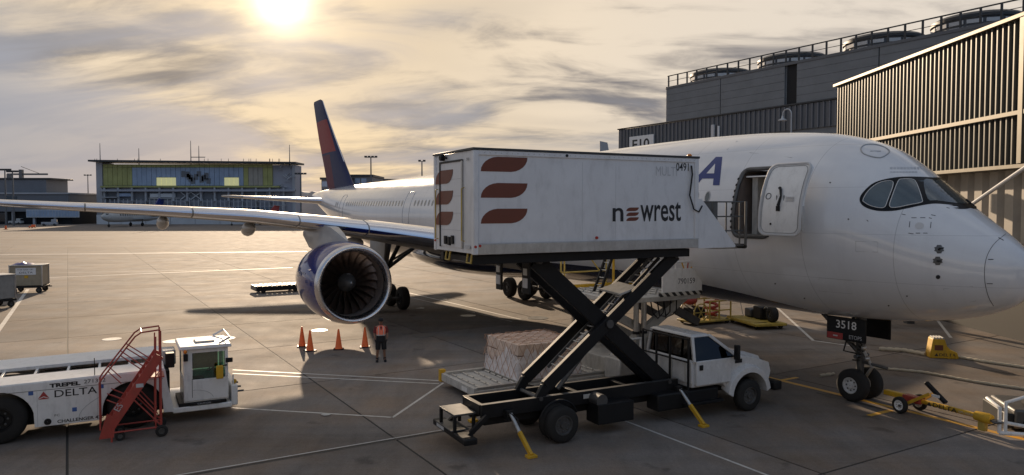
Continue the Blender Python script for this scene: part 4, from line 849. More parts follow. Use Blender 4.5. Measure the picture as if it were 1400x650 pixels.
# ================================================================== THE CATERING TRUCK (axes: x to the cab, y away from the camera, near side y = 0)
TR = Frame((1.39, 19.31), 27.5)
def catering_truck():
    t = thing('catering_truck', 'white high lift catering truck raised on black scissor arms at the open service door', 'truck', TR.o, TR.deg)
    m = M
    # --- lifted box
    X0, X1, Y1, Z0, Z1 = -2.63, 4.52, 2.65, 5.08, 7.72
    box = bx('box_body', X0 + .03, X1 - .03, .03, Y1 - .03, Z0 + .02, Z1 - .06, m['boxwhite'], t, .01)
    bx('roof_cap', X0 - .02, X1 + .02, -.02, Y1 + .02, Z1 - .06, Z1, m['rail'], box); bx('top_rail', X0 + .12, X1, -.0, .03, Z1 - .18, Z1 - .06, m['boxwhite'], box)
    bx('bottom_rail', X0 + .12, X1, -.012, .03, Z0, Z0 + .26, m['alu'], box); bx('rub_line', X0 + .12, X1, -.016, -.011, Z0 + .26, Z0 + .285, m['ghost'], box, 0)
    for x in (X0, X1 - .14): bx('corner_post', x, x + .14, -.008, .14, Z0, Z1 - .06, m['boxwhite'], box, .02)
    bx('corner_post', X0, X0 + .1, Y1 - .14, Y1 + .008, Z0, Z1 - .06, m['boxwhite'], box, .02)
    rv = MB()
    for k in range(44): rv.sphere((X0 + .3 + k * .155, -.003, Z1 - .12), .012, 6, 4); rv.sphere((X0 + .3 + k * .155, -.014, Z0 + .13), .010, 6, 4)
    tag(rv.build('rivets', m['alu'], box), kind='stuff')
    for x in (.55, 1.62): bx('panel_seam', x, x + .006, .026, .031, Z0 + .3, Z1 - .28, m['ghost'], box, 0)
    # long side graphics
    def swoosh(par, x0, x1, z0, z1, org, ex, nm='logo_stripe'):
        w, h = x1 - x0, z1 - z0; P = [(0, 0)] + [(w * .38 * (1 - cos(a)), h * sin(a)) for a in (.25, .5, .75, 1, 1.25, 1.5)] + [(w, h)] + [(w - w * .38 * (1 - cos(a)) , h - h * sin(a)) for a in (.25, .5, .75, 1, 1.25, 1.5)]
        pts = [org(x0 + a, z0 + b_) for a, b_ in P]; return flat(nm, pts, m['brown'], par, ex)
    near = lambda a, c: (a, .030, c); rear = lambda a, c: (X0 + .03, a, c)
    for z0 in (7.11, 6.46, 5.82): swoosh(box, -2.42, -1.11, z0 + .03, z0 + .40, near, (0, -.006, 0))
    text('lettering', 'n', .36, .37, m['ink'], box, (1.52, .024, 5.87), bold=.012)
    for k in range(3): swoosh(box, 1.98, 2.40, 5.88 + k * .135, 5.88 + k * .135 + .10, near, (0, -.006, 0), 'logo_bar')
    text('lettering', 'wrest', 1.44, .56, m['ink'], box, (2.45, .024, 5.86), bold=.012)
    text('lettering', '0491', .46, .23, m['ink'], box, (3.70, .024, 7.29), bold=.01); text('faded_lettering', 'MULTI', .75, .26, m['ghost'], box, (2.98, .024, 7.14))
    MB().tube([(X1 - .28, .0, 7.45), (X1 - .27, -.03, 7.2), (X1 - .36, -.03, 6.6), (X1 - .2, -.03, 6.2), (X1 + .0, -.02, 6.12), (X1 + .12, -.02, 6.3)], .022, 6).build('cable', m['black'], box)
    for x, z in ((1.0, 5.44), (X0 + .17, 5.3), (X0 + .05, 5.28)): MB().lathe([(-.02, .005), (-.018, .035), (.03, .04)], (x, 0, z), 'y', 12).build('marker_light', m['lred'], box)
    MB().sphere((X1 - .25, .12, Z1 + .03), (.07, .07, .05), 10, 6).build('marker_light', m['lamber'], box); MB().sphere((.05, .0, Z1 - .12), .04, 8, 6).build('marker_light', m['black'], box)
    # rear face: recessed roller door, stripes, handrails, latches
    rd = bx('roller_door', X0 + .005, X0 + .02, .72, 2.15, 5.22, 7.42, m['boxwhite'], box, 0)
    for a in (.68, 2.14): bx('door_jamb', X0 - .02, X0 + .02, a, a + .05, 5.2, 7.45, m['black' if a > 1 else 'alu'], rd, .004)
    bx('door_head', X0 - .02, X0 + .02, .68, 2.19, 7.42, 7.47, m['black'], rd, .004)
    for k in range(4): bx('slat_line', X0 + .0, X0 + .008, .76, 2.1, 5.66 + k * .44, 5.67 + k * .44, m['ghost'], rd, 0)
    for z0 in (6.88, 6.33, 5.78): swoosh(box, .0, 1.22, 0, .36, (lambda a, c, zz=z0: (X0 - .002, 2.5 - a, zz + c)), (-.006, 0, 0))
    for y in (.55, 2.32): MB().tube([(X0, y, 6.75), (X0 - .08, y, 6.72), (X0 - .08, y, 5.42), (X0, y, 5.40)], .016, 6).build('grab_rail', m['paleyellow'], box)
    for y, z in ((1.5, 5.36), (1.28, 5.4), (1.75, 5.38)): bx('latch', X0 - .05, X0, y - .07, y + .07, z - .1, z + .12, m['black'], box)
    MB().lathe([(-.10, .02), (-.09, .09), (.02, .09)], (X0, 1.95, 7.58), 'x', 14).build('rear_camera', m['black'], box); MB().sphere((X0 - .02, 1.7, 7.56), .04, 8, 6).build('lamp', m['black'], box)
    bx('label_plate', X0 - .012, X0, .2, .5, 5.22, 5.3, m['ghost'], box, 0); text('lettering', '0491', .16, .09, m['ink'], box, (X0 - .005, .42, 7.4), (0, -1, 0)); MB().sphere((X0 - .01, 2.52, 5.35), .03, 8, 6).build('marker_light', m['lred'], box)
    for y in (.55, 1.95): MB().tube([(X0 + .1, y, 5.1), (X0 + .06, y, 4.86), (X0 + .06, y - .25, 4.86), (X0 + .1, y - .25, 5.1)], .028, 6).build('rear_step', m['paleyellow'], box)
    # --- forward bridge with wedge sides and railing
    br = bx('bridge_deck', X1, X1 + 2.1, .3, 2.3, 5.06, 5.14, m['steel'], t)
    for y in (.0, 2.58): MB().prism([(X1 + .0, y, 6.5), (X1 + .12, y, 6.5), (X1 + 1.45, y, 5.13), (X1 + 1.45, y, 5.06), (X1, y, 5.06)], (0, .05, 0)).build('wedge_side', m['boxwhite'], br, .006)
    rm = MB()
    for yy in (.3, 2.3):
        for x in (X1 + .25, X1 + .8, X1 + 1.35, X1 + 1.9): MB().tube([(x, yy, 5.1), (x, yy, 6.42)], .026, 6).build('rail_post', m['steel'], br)
        for z in (5.55, 5.98, 6.42): MB().tube([(X1 + .05, yy, z), (X1 + 2.05, yy, z)], .024, 6).build('rail', m['steel'], br)
        bx('guard_panel', X1 + .1, X1 + 1.0, yy - .01, yy + .01, 5.15, 6.4, m['steel'], br, 0)
    MB().tube([(X1 + 2.1, .25, 5.1), (X1 + 2.1, .25, 6.44)], .04, 8).build('rail_post', m['steel'], br); MB().tube([(X1 + 2.15, .3, 5.06), (X1 + 2.15, 2.3, 5.06)], .07, 8).build('bumper_roll', m['rubber'], br); bx('deck_slide', X1 + 1.2, X1 + 2.4, .6, 2.0, 4.98, 5.05, m['alu'], br)
    # --- lift: upper frame, scissor arms, ladder
    uf = MB().box(X0 + .1, X1 - .1, .25, .45, 4.82, 5.05).build('lift_frame', m['black'], t, .01)
    bx('frame_rail', X0 + .1, X1 - .1, 2.2, 2.4, 4.82, 5.05, m['black'], uf)
    for x in (X0 + .2, -.6, 1.2, 2.8, X1 - .3): bx('cross_member', x, x + .12, .45, 2.2, 4.86, 5.0, m['black'], uf)
    for y, ps in ((.64, ((-.46, 1.05), (-.22, 1.42), (4.22, 4.86))), (1.76, ((-.46, 1.05), (-.22, 1.42), (4.22, 4.86)))):
        for q, (a, b_) in enumerate(zip(ps, ps[1:])): MB().beam((a[0], y, a[1]), (b_[0], y, b_[1]), .14, .34 if q else .26, (0, 0, 1)).build('scissor_arm', m['black'], t, .012)
    for y in (.82, 1.58): MB().beam((-.45, y, 4.84), (4.0, y, 1.06), .14, .46).build('scissor_arm', m['black'], t, .012)
    MB().tube([(1.82, .52, 2.98), (1.82, 1.88, 2.98)], .12, 14).build('pivot_shaft', m['steel'], t)
    for x, z in ((-.4, 1.12), (4.2, 4.82), (-.42, 4.8), (3.98, 1.1)): MB().tube([(x, .54, z), (x, 1.88, z)], .06, 10).build('pivot_shaft', m['steel'], t)
    for y in (1.05, 1.36): MB().tube([(.4, y, 1.2), (1.8, y, 2.7)], .08, 10).build('hydraulic_ram', m['steel'], t); MB().tube([(1.8, y, 2.7), (2.9, y, 3.85)], .05, 10).build('ram_rod', m['chrome'], t)
    ld = MB()
    for yy in (1.0, 1.4): ld.beam((.3, yy, 1.75), (3.9, yy, 4.75), .05, .09)
    lo = ld.build('ladder', m['steel'], t)
    for k in range(15): f = k / 15 + .03; MB().tube([(.3 + 3.6 * f, 1.0, 1.75 + 3.0 * f), (.3 + 3.6 * f, 1.4, 1.75 + 3.0 * f)], .022, 6).build('rung', m['alu'], lo)
    MB().prism([(2.3, .75, 3.72), (2.95, .75, 3.9), (2.85, 1.6, 3.98), (2.2, 1.6, 3.8)], (0, 0, .06)).build('valve_plate', m['dwhite'], t, .01)
    for x, y, w in ((-.8, 2.25, .34), (-.62, .98, .40)):
        pl = bx('hanging_flap', x - .03, x + .03, y - w / 2, y + w / 2, 3.92, 4.84, m['rubber'], t); bx('flap_label', x - .05, x - .03, y - .1, y + .1, 4.42, 4.6, m['dwhite'], pl, 0); bx('flap_label', x - .05, x - .03, y - .13, y + .13, 4.08, 4.34, m['ghost'], pl, 0)
    # --- chassis
    sf = MB().box(-2.15, 4.3, .56, .68, .80, 1.16).build('subframe', m['black'], t, .012)
    bx('side_rail', -2.15, 4.3, 1.68, 1.80, .86, 1.14, m['black'], sf); bx('end_rail', -2.17, -2.03, .68, 1.68, .86, 1.14, m['black'], sf); bx('floor_plate', -2.03, 4.3, .69, 1.67, .84, .88, m['mblack'], sf, 0)
    for x in (-.3, .9, 2.6, 4.1): bx('cross_member', x, x + .14, .69, 1.67, .9, 1.08, m['black'], sf)
    bx('maker_plate', .95, 1.25, .548, .56, .96, 1.08, m['dwhite'], sf, 0); bx('rail_edge', -2.17, 4.3, .55, .69, 1.16, 1.168, m['steel'], sf, 0)
    for y in (.75, 1.6): bx('frame_rail', -2.0, 7.5, y, y + .14, .56, .83, m['black'], t)
    bx('battery_box', 1.15, 2.35, .12, .72, .30, .86, m['black'], t, .02); MB().lathe([(-.05, .18), (.45, .18)], (1.3, .2, .95), 'y', 16, caps=True).build('air_tank', m['steel'], t); bx('fuel_tank', 3.3, 5.6, .25, .8, .35, .85, m['black'], t, .05); bx('side_step', 4.2, 5.7, .12, .3, .42, .5, m['black'], t)
    # rear bumper with steps
    rb = bx('rear_bumper', -2.86, -2.5, .05, 2.2, .34, .50, m['black'], t, .03)
    for y in (.45, 1.75): MB().beam((-2.05, y, .9), (-2.6, y, .45), .1, .12).build('bumper_bracket', m['black'], rb)
    bx('step_top', -2.85, -2.22, .75, 1.75, .90, .95, m['steel'], rb)
    for x, y in ((-2.85, .75), (-2.85, 1.67), (-2.32, .75), (-2.32, 1.67)): bx('step_leg', x, x + .08, y, y + .08, .48, .90, m['black'], rb)
    bx('step_tread', -2.9, -2.4, .8, 1.9, .50, .53, m['steel'], rb); bx('reflector', -2.868, -2.86, 1.4, 1.9, .38, .47, m['ghost'], rb, 0)
    # wheels
    for y in (.15, .47, 2.03, 2.35): wheel('rear_wheel', (.0, y, .485), .485, .27, t, 'steel', hubr=.56)
    for y in (.18, 2.28): wheel('front_wheel', (6.69, y, .485), .485, .30, t, 'steel', hubr=.56)
    for x in (0, 6.69): MB().tube([(x, .2, .485), (x, 2.3, .485)], .09, 10).build('axle', m['black'], t)
    for y0, y1 in ((-.02, .62), (1.9, 2.5)): MB().tube([(.0 + .6 * cos(a), (y0 + y1) / 2, .5 + .6 * sin(a)) for a in [R(20 + k * 14) for k in range(11)]], .03, 6).build('mud_guard', m['black'], t)
    # outriggers
    for x, s in ((-1.42, -1), (4.2, -1), (-1.42, 1), (4.2, 1)):
        y = .35 if s < 0 else 2.1; foot = V(x + .12, y + s * .88, .06)
        o = MB().tube([(x, y, .9), (x + .06, y + s * .42, .48)], .05, 10).build('outrigger', m['alu'], t); MB().beam((x + .05, y + s * .38, .52), foot, .09, .11).build('leg', m['yellow'], o, .01); bx('foot_pad', foot.x - .13, foot.x + .13, foot.y - .1, foot.y + .1, 0, .07, m['yellow'], o); bx('bracket', x - .1, x + .1, min(y, y - s * .4), max(y, y - s * .4), .72, .98, m['black'], o); MB().tube([(x - .05, y, .95), (x + .1, y + s * .2, .8), (x + .1, y + s * .3, .55)], .018, 6).build('hydraulic_hose', m['black'], o)
    # --- cab
    ya, yb = .12, 2.34
    def arch(cx, r, a0, a1, n=10): return [(cx + r * cos(R(a0 + (a1 - a0) * k / n)), .5 + r * sin(R(a0 + (a1 - a0) * k / n))) for k in range(n + 1)]
    side = [(4.52, .92), (5.75, .92), (5.85, .80)] + arch(6.69, .72, 155, 10, 12) + [(7.62, .72), (7.74, 1.12), (7.66, 1.40), (7.0, 1.62), (6.28, 1.74), (4.52, 1.74)]
    cab = MB().prism([(x, ya + .1, z) for x, z in side], (0, yb - ya - .2, 0)).build('cab', m['cabwhite'], t, .03)
    gh = lambda x0, x1, y0, y1, z: [V(x0, y0, z), V(x1, y0, z), V(x1, y1, z), V(x0, y1, z)]
    lo_, up_ = gh(4.54, 6.26, ya + .02, yb - .02, 1.70), gh(4.58, 5.22, ya + .17, yb - .17, 2.44)
    # pillars and roof leave real window openings
    pil = lambda a, b_, w=.09: MB().beam(a, b_, w, w).build('pillar', m['cabwhite'], cab, .015)
    for k in range(4): pil(lo_[k], up_[k])
    L2 = lambda x, s, t_: (lo_[0] if s < 0 else lo_[3]).lerp(lo_[1] if s < 0 else lo_[2], x).lerp((up_[0] if s < 0 else up_[3]).lerp(up_[1] if s < 0 else up_[2], x), t_)
    for s in (-1, 1):
        y = ya + .10 if s < 0 else yb - .10
        yo = ya + .02 if s < 0 else yb - .02; yi = ya + .165 if s < 0 else yb - .165
        for nm, q in (('side_window', ((4.62, yo, 1.72), (6.12, yo, 1.72), (5.2, yi, 2.40), (4.58, yi, 2.40))),):
            MB().prism(q, (0, .012 * -s, 0)).build(nm, m['gl'], cab, ang=20)
        yo2 = ya - .0 if s < 0 else yb
        bx('door', 4.62, 5.98, min(yo2, yo2 + s * -.12), max(yo2, yo2 + s * -.12), .98, 1.72, m['cabwhite'], cab, .025)
        bx('door_handle', 4.72, 4.86, yo2 - (.02 if s < 0 else 0), yo2 + (.02 if s > 0 else 0), 1.44, 1.60, m['black'], cab)
        # flared fender
        ar = arch(6.69, .70, 178, 4, 14); ou = arch(6.69, .88, 172, 8, 14); yf = ya - .1 if s < 0 else yb + .1
        rings = [[(a[0], yf + (.34 if s < 0 else -.34), a[1]), (a[0], yf, a[1]), (b_[0], yf + (.02 if s < 0 else -.02), b_[1]), (b_[0] , yf + (.36 if s < 0 else -.36), b_[1] + .12)] for a, b_ in zip(ar, ou)]
        MB().loft(rings).build('fender', m['cabwhite'], cab, .015)
        mi = bx('mirror', 5.92, 6.02, ya - .34 if s < 0 else yb + .14, ya - .14 if s < 0 else yb + .34, 1.68, 2.14, m['black'], cab, .03); MB().tube([(6.05, ya if s < 0 else yb, 1.75), (5.98, ya - .22 if s < 0 else yb + .22, 1.78)], .025, 6).build('mirror_arm', m['black'], mi)
        bx('headlight', 7.66, 7.76, ya + .14 if s < 0 else yb - .42, ya + .42 if s < 0 else yb - .14, 1.08, 1.3, m['dglass'], cab, .02)
    MB().prism([lo_[1] + V(-.05, .06, .03), lo_[2] + V(-.05, -.06, .03), up_[2] + V(.01, -.04, -.04), up_[1] + V(.01, .04, -.04)], (.012, 0, 0)).build('windscreen', m['gl'], cab, ang=20); MB().prism([lo_[0] + V(.02, .08, .04), lo_[3] + V(.02, -.08, .04), up_[3] + V(.0, -.05, -.05), up_[0] + V(.0, .05, -.05)], (.012, 0, 0)).build('rear_window', m['gl'], cab, ang=20)
    bx('back_panel', 4.46, 4.53, ya + .05, yb - .05, 1.05, 1.70, m['cabwhite'], cab, .02)
    for y in (ya + .3, 1.05, 1.75): bx('panel_rib', 4.44, 4.465, y - .03, y + .03, 1.1, 1.66, m['dwhite'], cab)
    gd = bx('cab_guard', 4.30, 4.35, ya, ya + .06, .9, 2.42, m['black'], t, .005)
    for y in (.98, 1.62, 2.30): bx('guard_post', 4.30, 4.35, y - .03, y + .03, .9, 2.42, m['black'], gd, .005)
    for z in (1.70, 2.37): bx('guard_rail', 4.301, 4.349, ya + .06, 2.27, z, z + .04, m['black'], gd, .005)
    rf = MB().loft([[V(4.52, ya + .13, 2.40), V(5.28, ya + .13, 2.40), V(5.28, yb - .13, 2.40), V(4.52, yb - .13, 2.40)], [V(4.58, ya + .2, 2.49), V(5.18, ya + .2, 2.49), V(5.18, yb - .2, 2.49), V(4.58, yb - .2, 2.49)]]).build('cab_roof', m['cabwhite'], cab, .04)
    MB().loft([[V(6.2, .55, 1.72), V(6.2, 1.9, 1.72), V(6.2, 1.9, 1.80), V(6.2, .55, 1.80)], [V(7.0, .6, 1.60), V(7.0, 1.85, 1.60), V(7.0, 1.8, 1.73), V(7.0, .65, 1.73)], [V(7.72, .62, 1.35), V(7.72, 1.85, 1.35), V(7.70, 1.75, 1.52), V(7.70, .7, 1.52)]]).build('hood_scoop', m['cabwhite'], cab, .03)
    gr = bx('grille', 7.66, 7.80, .62, 1.84, .92, 1.42, m['steel'], cab, .02)
    for k in range(4): bx('grille_bar', 7.79, 7.83, .66, 1.8, 1.0 + k * .1, 1.04 + k * .1, m['chrome'], gr)
    bx('front_bumper', 7.72, 8.06, .05, 2.42, .52, .80, m['black'], cab, .04); bx('vent_emblem', 6.22, 6.5, ya + .085, ya + .1, 1.5, 1.62, m['black'], cab, 0)
    for y in (.6, 1.65):
        se = bx('seat', 4.85, 5.3, y - .25, y + .25, 1.2, 1.5, m['dark'], cab, .05); bx('seat_back', 4.72, 4.86, y - .25, y + .25, 1.5, 2.1, m['dark'], se, .04)
    MB().tube([(5.62 + .05 * cos(a), 1.7 + .2 * cos(a), 1.72 + .18 * sin(a)) for a in [k * pi / 6 for k in range(12)]], .018, 6, True).build('steering_wheel', m['black'], cab); bx('dashboard', 5.75, 6.15, .3, 2.2, 1.45, 1.73, m['mblack'], cab, .04)
    return t
catering_truck()

# ================================================================== CARGO LOADER with a netted pallet (axes: x to the aircraft, y away)
LF = Frame((-1.12, 23.26), 29)
def cargo_loader():
    m = M; t = thing('cargo_loader', 'pale grey cargo loader with lowered roller deck and raised bridge at the forward hold', 'cargo loader', LF.o, LF.deg)
    deck = bx('lower_deck', .0, 7.0, .0, 2.7, .18, .42, m['dwhite'], t, .02)
    bx('side_guide', .0, 7.0, .02, .16, .42, .52, m['alu'], deck); bx('side_guide', .0, 7.0, 2.54, 2.68, .42, .52, m['alu'], deck); bx('end_guide', -.10, .03, .0, 2.7, .25, .50, m['dwhite'], deck); bx('corner_guard', -.14, .06, 2.56, 2.74, .2, .62, m['yellow'], deck); bx('label_plate', -.112, -.1, .5, .9, .28, .42, m['white'], deck, 0)
    rmesh = MB().lathe([(-.18, .04), (.18, .04)], ax='y', n=10, caps=True).mesh('roller', m['alu'])
    for i in range(16):
        for j in range(5): o = link('roller', rmesh, deck); o.location = (.25 + i * .43, .42 + j * .46, .44)
    # bridge platform
    br = bx('bridge_deck', 5.1, 8.85, -.6, 3.3, 2.92, 3.10, m['dwhite'], t, .02)
    for i in range(7):
        for j in range(6): o = link('roller', rmesh, br); o.location = (5.4 + i * .45, .1 + j * .5, 3.13)
    pn = bx('side_panel', 7.05, 8.9, -.64, -.58, 3.22, 4.05, m['white'], br); text('lettering', '790159', .8, .2, m['ink'], pn, (7.75, -.643, 3.5)); bx('hazard_edge', 6.9, 8.9, -.66, -.575, 3.08, 3.22, m['hazard'], br)
    for x in (7.05, 7.65, 8.85): MB().tube([(x, -.61, 3.1), (x, -.61, 4.3)], .03, 8).build('rail_post', m['white'], br)
    MB().tube([(7.05, -.61, 4.3), (8.9, -.61, 4.3)], .03, 8).build('rail', m['white'], br); MB().tube([(6.35, -.3, 3.1), (6.35, -.3, 4.55), (6.5, -.3, 4.65), (7.0, -.3, 4.62)], .035, 8).build('rail', m['white'], br)
    MB().tube([(8.5, -.66, 4.32), (9.1, -.66, 4.32)], .06, 8).build('bumper_roll', m['rubber'], br)
    for x in (5.26, 5.42, 7.42): MB().tube([(x, 3.25, 3.1), (x, 3.25, 4.3)], .032, 8).build('rail_post', m['paleyellow'], br)
    for z in (3.72, 4.3): MB().tube([(5.2, 3.25, z), (7.5, 3.25, z)], .03, 8).build('rail', m['paleyellow'], br)
    MB().tube([(6.6, 3.25, 4.3), (7.1, 3.25, 3.72)], .03, 8).build('rail', m['paleyellow'], br); bx('side_guide', 5.1, 8.8, 3.18, 3.3, 3.1, 3.22, m['yellow'], br)
    MB().tube([(7.0, 2.2, 3.1), (7.0, 2.2, 4.6)], .05, 8).build('rail_post', m['yellow'], br); bx('control_box', 6.9, 7.3, -.5, -.1, 4.4, 4.75, m['dwhite'], br); bx('red_cover', 7.5, 7.95, -.4, .1, 4.35, 4.5, m['lred'], br)
    for k in range(3): MB().tube([(7.9 + .25 * k, -.55, 3.15), (8.3 - .1 * k, -.55, 3.6), (8.0 + .3 * k, -.55, 4.25)], .025, 6).build('strap', m['red' if k % 2 else 'yellow'], br)
    # legs, scissor and columns
    for y in (.1, 2.5):
        MB().beam((5.4, y, .9), (8.7, y, 2.95), .22, .34).build('scissor_arm', m['dwhite'], t, .015); MB().beam((9.4, y, 1.9), (7.3, y, 2.95), .2, .3).build('scissor_arm', m['steel'], t, .015); MB().beam((5.2, y, 2.6), (8.6, y, .9), .2, .3).build('scissor_arm', m['dwhite'], t, .015)
    for x in (6.25, 6.6): MB().tube([(x, -.15, .3), (x, -.15, 3.0)], .10, 14).build('mast_column', m['alu'], t); MB().tube([(x, -.15, 1.75), (x, -.15, 1.85)], .13, 12).build('clamp', m['black'], t)
    bx('chassis', 5.2, 8.9, .0, 2.7, .35, .95, m['dwhite'], t, .04); bx('engine_house', 6.8, 8.8, -.9, .0, .35, 1.55, m['dwhite'], t, .05); bx('operator_cabin', 4.9, 5.9, -1.0, -.1, .35, 1.1, m['dwhite'], t, .04)
    MB().tube([(5.0, -.9, 1.1), (5.0, -.9, 1.75), (5.85, -.9, 1.75), (5.85, -.9, 1.1)], .045, 8).build('guard_frame', m['white'], t)
    for k in range(3): MB().tube([(6.7 + k * .3, -.4, 2.9), (6.72 + k * .3, -.5, 2.5 - k * .1), (6.95 + k * .34, -.5, 2.3 + k * .05), (7.2 + k * .3, -.5, 2.5), (7.3 + k * .3, -.4, 2.9)], .025, 6).build('hydraulic_hose', m['black'], t)
    bx('yellow_valve', 5.5, 5.9, -.5, -.2, 1.15, 1.4, m['yellow'], t)
    for x in (1.2, 5.6, 8.2):
        for y in (.3, 2.4): wheel('wheel', (x, y, .17 if x < 2 else .34), .17 if x < 2 else .34, .22, t, 'steel')
    ld = MB()
    lo = MB().beam((5.6, 1.2, 3.0), (6.4, 1.2, 4.9), .06, .1).build('ladder', m['black'], t); MB().beam((5.6, 1.6, 3.0), (6.4, 1.6, 4.9), .06, .1).build('ladder_rail', m['black'], lo)
    for k in range(7): f = k / 7 + .06; MB().tube([(5.6 + .8 * f, 1.2, 3 + 1.9 * f), (5.6 + .8 * f, 1.6, 3 + 1.9 * f)], .022, 6).build('rung', m['alu'], lo)
cargo_loader()
def pallet():
    m = M; t = thing('cargo_pallet', 'netted and plastic wrapped carton load on the loader behind the scissor arms', 'pallet', LF.wor(1.55, .12, .485), LF.deg); t.scale = (.80, 1.07, 1)
    bx('pallet_base', 0, 3.2, 0, 2.3, .0, .05, m['alu'], t, .01)
    random.seed(12)
    nx, ny, nz = 4, 3, 3; x0, y0, z0 = .12, .1, .055; dx, dy_, dz = 2.95 / nx, 2.1 / ny, 1.14 / nz
    cm = [MB().box(.006, dx - .006, .006, dy_ - .006, .004, dz - .004).mesh('carton', m['tan'])]
    for i in range(nx):
        for j in range(ny):
            for k in range(nz):
                if 0 < i < nx - 1 and j == 1 and k < nz - 1: continue
                o = link('carton', cm[0], t, .012); o.location = (x0 + i * dx + random.uniform(-.012, .012), y0 + j * dy_ + random.uniform(-.012, .012), z0 + k * dz + (random.uniform(0, .03) if k == nz - 1 else 0)); o.rotation_euler = (0, 0, random.uniform(-.02, .02))
    # crumpled wrap around the lower half
    rings = []
    per = [(x0 - .03 + 3.01 * f, y0 - .04) for f in [q / 26 for q in range(26)]] + [(x0 + 2.98, y0 - .04 + 2.18 * f) for f in [q / 20 for q in range(20)]] + [(x0 + 2.98 - 3.01 * f, y0 + 2.14) for f in [q / 26 for q in range(26)]] + [(x0 - .03, y0 + 2.14 - 2.18 * f) for f in [q / 20 for q in range(20)]]
    top = [.68 + .25 * math.sin(q * .31) + random.uniform(-.14, .14) for q in range(len(per))]
    for lv in range(6):
        ring = []
        for q, (a, b_) in enumerate(per):
            cx, cy = 1.6, 1.15; f = lv / 5; out = .05 * (1 - f) + random.uniform(0, .05) * (1 - f * .6) + .01; d = V(a - cx, b_ - cy, 0).normalized()
            ring.append(V(a + d.x * out, b_ + d.y * out, .05 + top[q] * f))
        rings.append(ring)
    MB().loft(rings, caps=False).build('plastic_wrap', m['wrap'], t, ang=180)
    # net: crossing cords over the top and down the sides
    nb = MB()
    def P(u, face):
        return u
    H = z0 + 1.18; W, D = 3.01, 2.18; ox, oy = x0 - .06, y0 - .07; W += .08; D += .08
    def cord(fn, n=14): nb.tube([fn(q / n) for q in range(n + 1)], .013, 5)
    wob = lambda q: .018 * math.sin(q * 37.0)
    for k in range(-5, 9):
        for s in (1, -1):                                        # diagonals on the top
            a = k * .5; pts = []
            for q in range(25):
                x = W * q / 24; y = (x - a if s > 0 else W - x - a) * .72
                if 0 <= y <= D: pts.append((ox + x, oy + y, H + .012 + wob(q + k) * .4))
            if len(pts) > 1: nb.tube(pts, .010, 5)
    for face in range(4):
        Lf_ = W if face % 2 == 0 else D
        for k in range(-5, 11):
            for s in (1, -1):
                pts = []
                for q in range(17):
                    zz = H - (H - .06) * q / 16; u = k * .36 + s * (H - zz) * .62
                    if 0 <= u <= Lf_:
                        bul = .05 + .045 * (1 - zz / H) + wob(q + k * 3)
                        pts.append({0: (ox + u, oy - bul, zz), 1: (ox + W + bul, oy + u, zz), 2: (ox + u, oy + D + bul, zz), 3: (ox - bul, oy + u, zz)}[face])
                if len(pts) > 1: nb.tube(pts, .009, 5)
    tag(nb.build('cargo_net', m['net'], t), kind='stuff')
    bx('waybill', 1.05, 1.27, oy - .075, oy - .065, .62, .86, m['white'], t, 0)
pallet()

